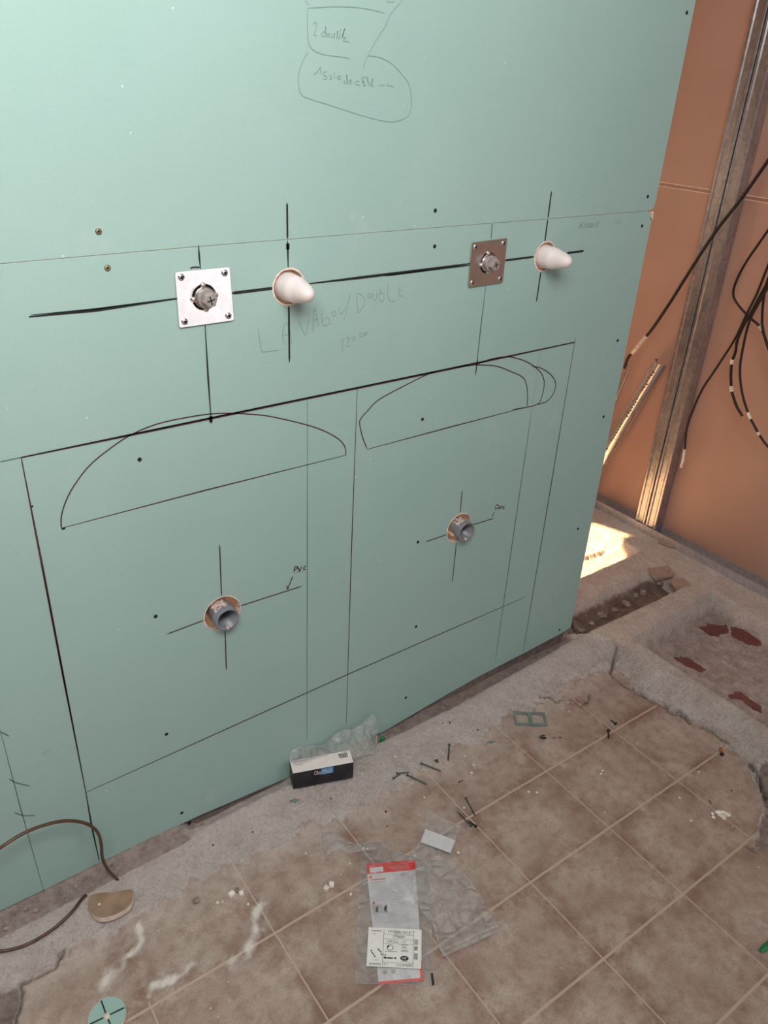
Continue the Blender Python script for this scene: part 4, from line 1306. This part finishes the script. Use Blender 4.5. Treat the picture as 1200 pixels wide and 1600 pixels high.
fl_ = quad_map(*[Vector((*F(*p, 0.005).xy, 0.0)) for p in ((592, 1538), (662, 1532), (648, 1343), (572, 1349.5))])
def leaf(u, v, lift=0.0): return fl_(u, v) + Vector((0, 0, 0.0033 + lift + 0.0006 * math.sin(7 * v + 2 * u)))
b = B('paper', 'redprint')
rect(b, leaf, 0, 0, 1, 1, 'paper', 6, 14)
rect(b, lambda u, v: leaf(u, v, -0.0005), 0, 0, 1, 1, 'paper', 6, 14)
l2 = lambda u, v: leaf(u, v, 0.0003)
l3 = lambda u, v: leaf(u, v, 0.0005)
rect(b, l2, 0, 0.905, 1, 1, 'redprint', 3, 1); rect(b, l3, 0.06, 0.915, 0.34, 0.962, 'paper'); rect(b, l3, 0.05, 0.972, 0.32, 0.980, 'pinkprint')
for v0 in (0.975, 0.955, 0.935): rect(b, l3, 0.46, v0, 0.95, v0 + 0.006, 'pinkprint')
rect(b, l2, 0.04, 0.865, 0.09, 0.885, 'redprint'); rect(b, l2, 0.06, 0.845, 0.36, 0.855, 'pinkprint'); rect(b, l2, 0.05, 0.82, 0.38, 0.828, 'greyprint')
for k_ in range(34):
    v0 = 0.88 - k_ * 0.0125
    u0 = 0.42 if k_ < 6 or 18 < k_ < 26 else 0.06
    rect(b, l2, u0, v0, random.uniform(0.75, 0.95), v0 + 0.003, 'greyprint')
rect(b, l2, 0.04, 0.55, 0.36, 0.63, 'greyprint'); rect(b, l3, 0.05, 0.635, 0.10, 0.655, 'redprint')
for u0 in (0.10, 0.28): rect(b, l3, u0, 0.565, u0 + 0.05, 0.60, 'print'); rect(b, l3, u0 + .02, 0.60, u0 + 0.065, 0.612, 'print')
rect(b, l2, 0.0, 0.0, 1.0, 0.022, 'pinkprint', 4); rect(b, l2, 0.93, 0.0, 1.0, 0.15, 'pinkprint', 1, 4)
for u0 in (0.12, 0.30): rect(b, l2, u0, 0.07, u0 + 0.09, 0.10, 'greyprint')
o = b.obj('leaflet'); tag(o, 'folded instruction leaflet with red header seen through the long milky bag', 'leaflet')

b = pouch('zip_bag', SH([(625, 1367), (643, 1362), (671, 1352), (700, 1345), (710, 1350), (721, 1361), (735, 1379), (748, 1399), (763, 1425), (781, 1456), (735, 1478), (692, 1497), (684, 1475), (676, 1447), (657, 1423), (640, 1392)], 0.0050), 0.008, 'film', 3)
root = b.obj('zip_bag'); tag(root, 'clear crumpled resealable bag overlapping the milky bag on its right', 'plastic bag')
b = B('seal')
q0, q1 = SH([(688, 1489), (777, 1449)], 0.0064)
tube(b, [q0, q0.lerp(q1, .3) + Vector((0, 0, .0012)), q0.lerp(q1, .7) + Vector((0, 0, .0008)), q1], 0.0011, 6, 'seal', 5)
q0, q1 = SH([(691, 1495), (780, 1455)], 0.0060)
tube(b, [q0, q0.lerp(q1, .5) + Vector((0, 0, .001)), q1], 0.0007, 6, 'seal', 5)
b.obj('zip_seal', root)

b = pouch('label_bag', SH([(668, 1267), (685, 1275), (703, 1285), (721, 1289), (713, 1308), (709, 1325), (705, 1341), (687, 1352), (663, 1352), (643, 1335), (652, 1322), (660, 1308), (665, 1285)], 0.0005), 0.007, 'film', 6)
root = b.obj('label_bag'); tag(root, 'small clear bag with blank white label above the resealable bag', 'plastic bag')
fq = quad_map(*[Vector((*F(*p, 0.010).xy, 0.0095)) for p in ((657, 1316), (704, 1333), (711, 1313), (665, 1295))])
b = B('whitecard')
rect(b, lambda u, v: fq(u, v) + Vector((0, 0, 0.0008 * math.sin(3 * u))), 0, 0, 1, 1, 'paper', 6, 2)
b.obj('blank_label', root)

b = pouch('film_scrap', SH([(503, 1300), (515, 1299), (530, 1305), (545, 1316), (566, 1321), (562, 1330), (545, 1333), (530, 1326), (518, 1332), (511, 1336), (506, 1318)], 0.0005), 0.006, 'film', 8, 0.004)
o = b.obj('film_scrap'); tag(o, 'torn scrap of clear film left of the milky bag', 'plastic scrap'); recentre(o)

# ------------------------------------------------------------------ cut-out discs
def disc_outline(pts, th, topkey, tilt=0.0):
    return
oc = [(136.5, 1412), (139, 1402), (150, 1396), (163, 1394.5), (178, 1394), (192, 1391), (206, 1390), (208.5, 1395), (207, 1405), (202, 1415), (192, 1423), (180, 1429), (170, 1432), (158, 1434), (147, 1430), (139, 1422)]
zt = G(172, 1412).z + 0.016
tp = [F(*p, zt) for p in oc]; tp = catmull(tp + [tp[0]], 3)[:-1]
n = len(tp)
b = B('kraft', 'core')
b.add(tp, [tuple(range(n))[::-1]], 'kraft')
b.add(tp + [p - Vector((0, 0, 0.0135)) for p in tp], [(i, (i + 1) % n, n + (i + 1) % n, n + i) for i in range(n)], 'core')
b.add([p - Vector((0, 0, 0.0135)) for p in tp], [tuple(range(n))], 'core')
q = F(155, 1413, zt)
lathe(b, q, (0, 0, 1), [(0, 0.0028), (0.0012, 0.0024), (0.0018, 0.0002)], 9, 'core', jitter=.2)
o = b.obj('plasterboard_offcut'); tag(o, 'oval plasterboard offcut lying brown side up on the mortar, lower left', 'plasterboard offcut')
me_ = o.data; bm = bmesh.new(); bm.from_mesh(me_); bmesh.ops.recalc_face_normals(bm, faces=bm.faces); bm.to_mesh(me_); bm.free(); recentre(o)

c = F(167, 1588, 0.014)
ax = Vector((-0.10, -0.06, 1)).normalized()
b = B('teal', 'core', 'marker')
lathe(b, c - ax * 0.0125, ax, [(0, 0.0315), (0.0123, 0.0320)], 40, 'core')
lathe(b, c, ax, [(-0.0003, 0.0318), (0.0003, 0.0312)], 40, 'teal')
x_, y_, d_ = frame_of(ax)
dirs = [F(208, 1570, 0.014) - c, F(157, 1560, 0.014) - c]
for dv in (dirs[0].normalized(), -dirs[0].normalized(), dirs[1].normalized(), (F(172, 1600, .014) - c).normalized()):
    dv = (dv - ax * dv.dot(ax)).normalized(); sv = ax.cross(dv) * 0.0013; o_ = c + ax * 0.0009
    b.add([o_ + dv * 0.006 - sv, o_ + dv * 0.0300 - sv, o_ + dv * 0.0300 + sv, o_ + dv * 0.006 + sv], [(0, 1, 2, 3)], 'marker')
lathe(b, c, ax, [(0.0004, 0.0052), (0.0022, 0.0046), (0.003, 0.0004)], 14, 'core', jitter=.1)
o = b.obj('plasterboard_disc'); tag(o, 'round green plasterboard cut-out with black cross lines at bottom left', 'plasterboard offcut'); recentre(o)

# ------------------------------------------------------------------ screws, spacers and scraps
def floor_screw(head, tip, r, mat, label, group, lift=0.0, hr=2.0):
    a = G(*head); c_ = G(*tip); a.z += r * hr * 0.9 + lift; c_.z += r + lift * .5
    d_ = (c_ - a); L_ = d_.length; d_.normalize()
    b = B(mat)
    prof = [(0, r * hr * .95), (r * .6, r * hr), (r * 1.8, r * 1.05)]
    k_ = r * 2.2
    while k_ < L_ - r * 3:
        prof += [(k_, r * .78), (k_ + r * .5, r * 1.05), (k_ + r * .75, r * .78)]; k_ += r * 1.4
    prof += [(L_ - r * 2, r * .75), (L_, 0.0002)]
    lathe(b, a, d_, prof, 12, mat, smooth=False)
    o = b.obj('screw'); tag(o, label, 'screw', group); recentre(o)
gs = 'loose grey screws on the tiles near the box'
floor_screw((635, 1212), (668, 1227), 0.0019, 'greyscrew', 'long grey screw pointing right from the small screw cluster', gs)
floor_screw((619.5, 1211), (640, 1208), 0.0018, 'greyscrew', 'grey screw lying level at the left of the screw cluster', gs, 0.002)
floor_screw((614, 1218), (626, 1210), 0.0018, 'greyscrew', 'short grey screw at the far left of the screw cluster', gs)
floor_screw((657, 1194), (690, 1206), 0.0019, 'greyscrew', 'grey screw lying above the cluster, half buried in dust', gs)
floor_screw((702, 1165), (700, 1191), 0.0022, 'greyscrew', 'grey screw pointing straight at the camera near the wall strip', gs)
floor_screw((727.5, 1248), (743, 1277), 0.0018, 'greyscrew', 'slim green-grey screw lying alone just above the crossed pair', gs)
floor_screw((736, 1292), (714, 1268), 0.0018, 'greyscrew', 'green-grey screw of the pair by the tile joint, head lowest', gs)
floor_screw((744, 1293), (731, 1283), 0.0020, 'darkscrew', 'short dark screw beside the green-grey pair at the tile joint', gs)
floor_screw((962, 1133), (953, 1125), 0.0021, 'darkscrew', 'black plasterboard screw lying above the tile crossing', 'black screws at the tile crossing', hr=2.3)
floor_screw((950, 1143), (950.8, 1156), 0.0021, 'darkscrew', 'black plasterboard screw pointing down on the tile joint', 'black screws at the tile crossing', hr=2.3)

# twin-window spacer frame
z_ = 0.006
o8 = [F(*p, z_) for p in ((801.7, 1111.5), (851, 1112.5), (856, 1133), (806, 1131.5))]
fq = quad_map(o8[3], o8[2], o8[1], o8[0])
b = B('greyspacer')
def bar(u0, v0, u1, v1):
    c_ = [fq(u0, v0), fq(u1, v0), fq(u1, v1), fq(u0, v1)]
    lo_s = [Vector((p.x, p.y, 0.0015)) for p in c_]
    b.add(lo_s + c_, [(4, 5, 6, 7), (0, 3, 2, 1), (0, 1, 5, 4), (1, 2, 6, 5), (2, 3, 7, 6), (3, 0, 4, 7)], 'greyspacer')
bar(0, 0, 1, 0.14); bar(0, 0.86, 1, 1); bar(0, 0.14, 0.07, 0.86); bar(0.93, 0.14, 1, 0.86); bar(0.44, 0.14, 0.56, 0.86)
o = b.obj('spacer_grid', bevel=0.0006); tag(o, 'flat grey plastic frame with two square openings on the tiles', 'plastic frame'); recentre(o)

def wing(px, py, label):
    c_ = G(px, py, 0.003); b = B('greyspacer')
    lathe(b, c_ - Vector((0, 0, .003)), (0, 0, 1), [(0, .0055), (.002, .0055), (.0035, .0035), (.0045, .0030)], 16, 'greyspacer')
    box(b, (c_.x - .011, c_.y - .0012, c_.z - .002), (c_.x + .011, c_.y + .0012, c_.z - .0004), 'greyspacer')
    o = b.obj('plastic_anchor'); tag(o, label, 'wall anchor'); recentre(o); o.rotation_euler.z = -0.5
wing(767, 1159, 'grey-green winged plastic anchor on the dusty tile')
wing(177 + 283, 1250, 'small grey washer-like anchor on the mortar left below the box')

# dark curled washer and bits
b = B('darkscrew'); c_ = G(849, 1152, 0.003)
tube(b, [c_ + Vector((0.006 * math.cos(t), 0.006 * math.sin(t), 0.001)) for t in np.linspace(0, 5.4, 12)] + [c_ + Vector((-0.009, 0.006, 0.001))], 0.0014, 8, 'darkscrew', 3)
o = b.obj('curled_washer'); tag(o, 'dark curled washer on the tile below the plastic frame', 'washer'); recentre(o)
b = B('darkscrew'); c_ = G(683, 1190, 0.003)
tube(b, [c_ + Vector((random.uniform(-.006, .006), random.uniform(-.006, .006), random.uniform(0, .004))) for t in range(7)], 0.0012, 8, 'darkscrew', 5)
o = b.obj('wire_scrap'); tag(o, 'tangled dark wire scrap above the cluster of screws', 'wire scrap'); recentre(o)

# orange plug with a black tip
a = G(1126, 1169, 0.004); c_ = G(1129, 1182, 0.004); b = B('orange')
d_ = (c_ - a).normalized()
lathe(b, a, d_, [(0, .0038), (.001, .0046), (.018, .0042)], 14, 'orange')
root = b.obj('pipe_plug'); tag(root, 'small orange-brown plug with black tip beside the crumbling mortar ridge', 'plug')
b = B('black'); lathe(b, a + d_ * 0.018, d_, [(0, .0040), (.004, .0055), (.007, .0035), (.008, .0004)], 14, 'black'); b.obj('black_tip', root); recentre(root)

# green plastic bits
b = B('greenplastic'); c_ = G(597, 1156, 0.006)
lathe(b, c_ + Vector((0, 0, -.006)), (0.2, 0.1, 1), [(0, .0045), (.004, .0062), (.012, .006), (.015, .003)], 16, 'greenplastic')
o = b.obj('green_stopper'); tag(o, 'small green plastic cap beside the sleeve at the wall foot', 'plastic cap'); recentre(o)
b = B('greenplastic'); a = G(1188, 1486, 0.005); c_ = G(1222, 1462, 0.006)
tube(b, [a, a.lerp(c_, .3), a.lerp(c_, .7), c_], lambda t: 0.0012 + 0.0060 * math.sin(math.pi * min(1, t * .8 + .08)) ** 0.6, 12, 'greenplastic', 6)
o = b.obj('green_plastic_piece'); tag(o, 'bright green plastic handle tip at the right frame edge', 'plastic handle'); recentre(o)

# rubble
def lump(px, py, s, mat, name, label, cat, group=None, flat=0.6, subd=1):
    bm = bmesh.new(); bmesh.ops.create_icosphere(bm, subdivisions=subd, radius=1)
    for v in bm.verts:
        k_ = random.uniform(0.72, 1.15)
        v.co = Vector((v.co.x * s * k_, v.co.y * s * k_ * random.uniform(.7, 1), v.co.z * s * k_ * flat))
    me_ = bpy.data.meshes.new(name); bm.to_mesh(me_); bm.free(); me_.materials.append(M[mat])
    o = bpy.data.objects.new(name, me_); COL.objects.link(o)
    zm = min(v.co.z for v in me_.vertices)
    p = G(px, py, s * flat * .5); gz = ground(p.x, p.y)
    o.location = (p.x, p.y, gz - zm - 0.0008); o.rotation_euler.z = random.uniform(0, 6)
    tag(o, label, cat, group); return o
def block(px, py, sx, sy, sz, rz, mat, name, label, cat, group=None, tilt=0.0):
    b = B(mat); bm = bmesh.new(); bmesh.ops.create_cube(bm, size=1)
    bmesh.ops.subdivide_edges(bm, edges=bm.edges[:], cuts=2, use_grid_fill=True)
    for v in bm.verts:
        j = Vector([random.uniform(-.05, .05) for _ in range(3)])
        v.co = Vector(((v.co.x + j.x) * sx, (v.co.y + j.y) * sy, (v.co.z + j.z * .6 + .5) * sz))
    me_ = bpy.data.meshes.new(name); bm.to_mesh(me_); bm.free(); me_.materials.append(M[mat])
    o = bpy.data.objects.new(name, me_); COL.objects.link(o)
    p = G(px, py, sz * .4); o.location = (p.x, p.y, ground(p.x, p.y) - 0.001); o.rotation_euler = (tilt, 0, rz)
    tag(o, label, cat, group); return o
gp = 'white plaster bits left of the milky bag'
block(510, 1388, .010, .009, .007, .4, 'chip', 'plaster_chip', 'left of two square white plaster bits beside the milky bag', 'plaster bit', gp)
block(518, 1382, .011, .009, .007, 1.0, 'chip', 'plaster_chip', 'right of two square white plaster bits beside the milky bag', 'plaster bit', gp)
gc = 'plaster crumbs below the mortar strip, lower left'
block(362, 1397, .011, .009, .008, .2, 'chip', 'plaster_chip', 'left crumb of the trio of white plaster crumbs', 'plaster bit', gc)
block(370, 1391, .009, .008, .007, .9, 'greychip', 'plaster_chip', 'greyish middle crumb of the trio of plaster crumbs', 'plaster bit', gc)
block(377, 1396, .009, .008, .007, 1.4, 'chip', 'plaster_chip', 'right crumb of the trio of white plaster crumbs', 'plaster bit', gc)
lump(307, 1408, .0095, 'greychip', 'mortar_lump', 'single grey mortar lump left of the white crumb trio', 'mortar lump')
gl = 'white flakes in a patch on the right tiles'
for k_ in range(9):
    lump(1125 + random.uniform(-13, 13), 1272 + random.uniform(-6, 6), random.uniform(.005, .009), 'chip', 'plaster_flake',
         'white plaster flake in the patch on the right-hand tiles', 'plaster bit', gl, 0.35)
gw = 'tiny white crumbs scattered over the tiles'
for q in ((340, 1410), (348, 1409), (388, 1413), (478, 1333), (487, 1337), (547, 1349), (548, 1397), (716, 1332), (663, 1246), (725, 1262), (889, 1112), (887, 1098), (1092, 1206),
          (1062, 1247), (939, 1209), (941, 1204), (826, 1237), (740, 1195), (737, 1207), (668, 1149), (760, 1141), (1080, 1282), (726, 1181), (618, 1182), (839, 1238)):
    lump(*q, random.uniform(.0022, .0042), 'chip', 'plaster_crumb', 'tiny white plaster crumb scattered on the floor tiles', 'plaster bit', gw, 0.6)
gd = 'dark specks of debris on the mortar strip and tiles'
for q in ((692, 1130), (703, 1129), (747, 1140), (603, 1268), (605, 1291), (722, 1220), (718, 1222), (1109, 1252), (1111, 1255), (866, 1153), (875, 1152), (1095, 1184), (517, 1208 + 40), (1143, 1235), (333, 1320), (395, 1300)):
    lump(*q, random.uniform(.002, .0036), 'darkscrew', 'debris_speck', 'small dark speck of debris lying on the mortar and tiles', 'debris', gd, 0.6)
gr = 'stones and lumps in the trench behind the corner'
ORD = ('first', 'second', 'third', 'fourth', 'fifth', 'sixth', 'seventh', 'eighth', 'ninth', 'tenth')
tl = (((897, 992), .010), ((908, 985), .014), ((925, 975), .012), ((940, 962), .017), ((960, 955), .013), ((978, 945), .017), ((993, 932), .012), ((1005, 925), .013), ((1030, 918), .012))
for k_, (q, s) in enumerate(tl):
    lump(*q, s, 'greychip', 'mortar_lump', ORD[k_] + ' dusty mortar lump along the trench, counted from the green wall corner', 'mortar lump', gr, 0.55, 2)
block(1034, 893, .075, .050, .012, -.35, 'terracotta', 'tile_shard', 'larger broken tile shard at the far end of the trench', 'tile shard', 'tile shards in the trench', tilt=.12)
block(1062, 912, .050, .040, .012, -.3, 'terracotta', 'tile_shard', 'smaller broken tile shard at the near end of the trench', 'tile shard', 'tile shards in the trench', tilt=.10)
block(1041, 851, .055, .022, .012, -1.2, 'terracotta', 'tile_shard', 'tile shard on the mortar beside the grey floor channel', 'tile shard', None, tilt=.1)
block(1175, 1320, .020, .014, .006, .4, 'terracotta', 'tile_shard', 'small pinkish tile shard at the broken floor edge, right', 'tile shard')
gf = 'pebbles in the dusty band under the wall, lower left'
pl = sorted([((96, 1398), .006), ((54, 1414), .008), ((42, 1424), .007), ((132, 1377), .005), ((120, 1388), .006), ((176, 1357), .005), ((6, 1440), .008), ((22, 1436), .005), ((316, 1290), .006), ((303, 1293), .005)])
for k_, (q, s) in enumerate(pl):
    lump(*q, s, 'greychip', 'pebble', ORD[k_] + ' small stone from the left in the dusty band under the green wall', 'stone', gf, 0.55)
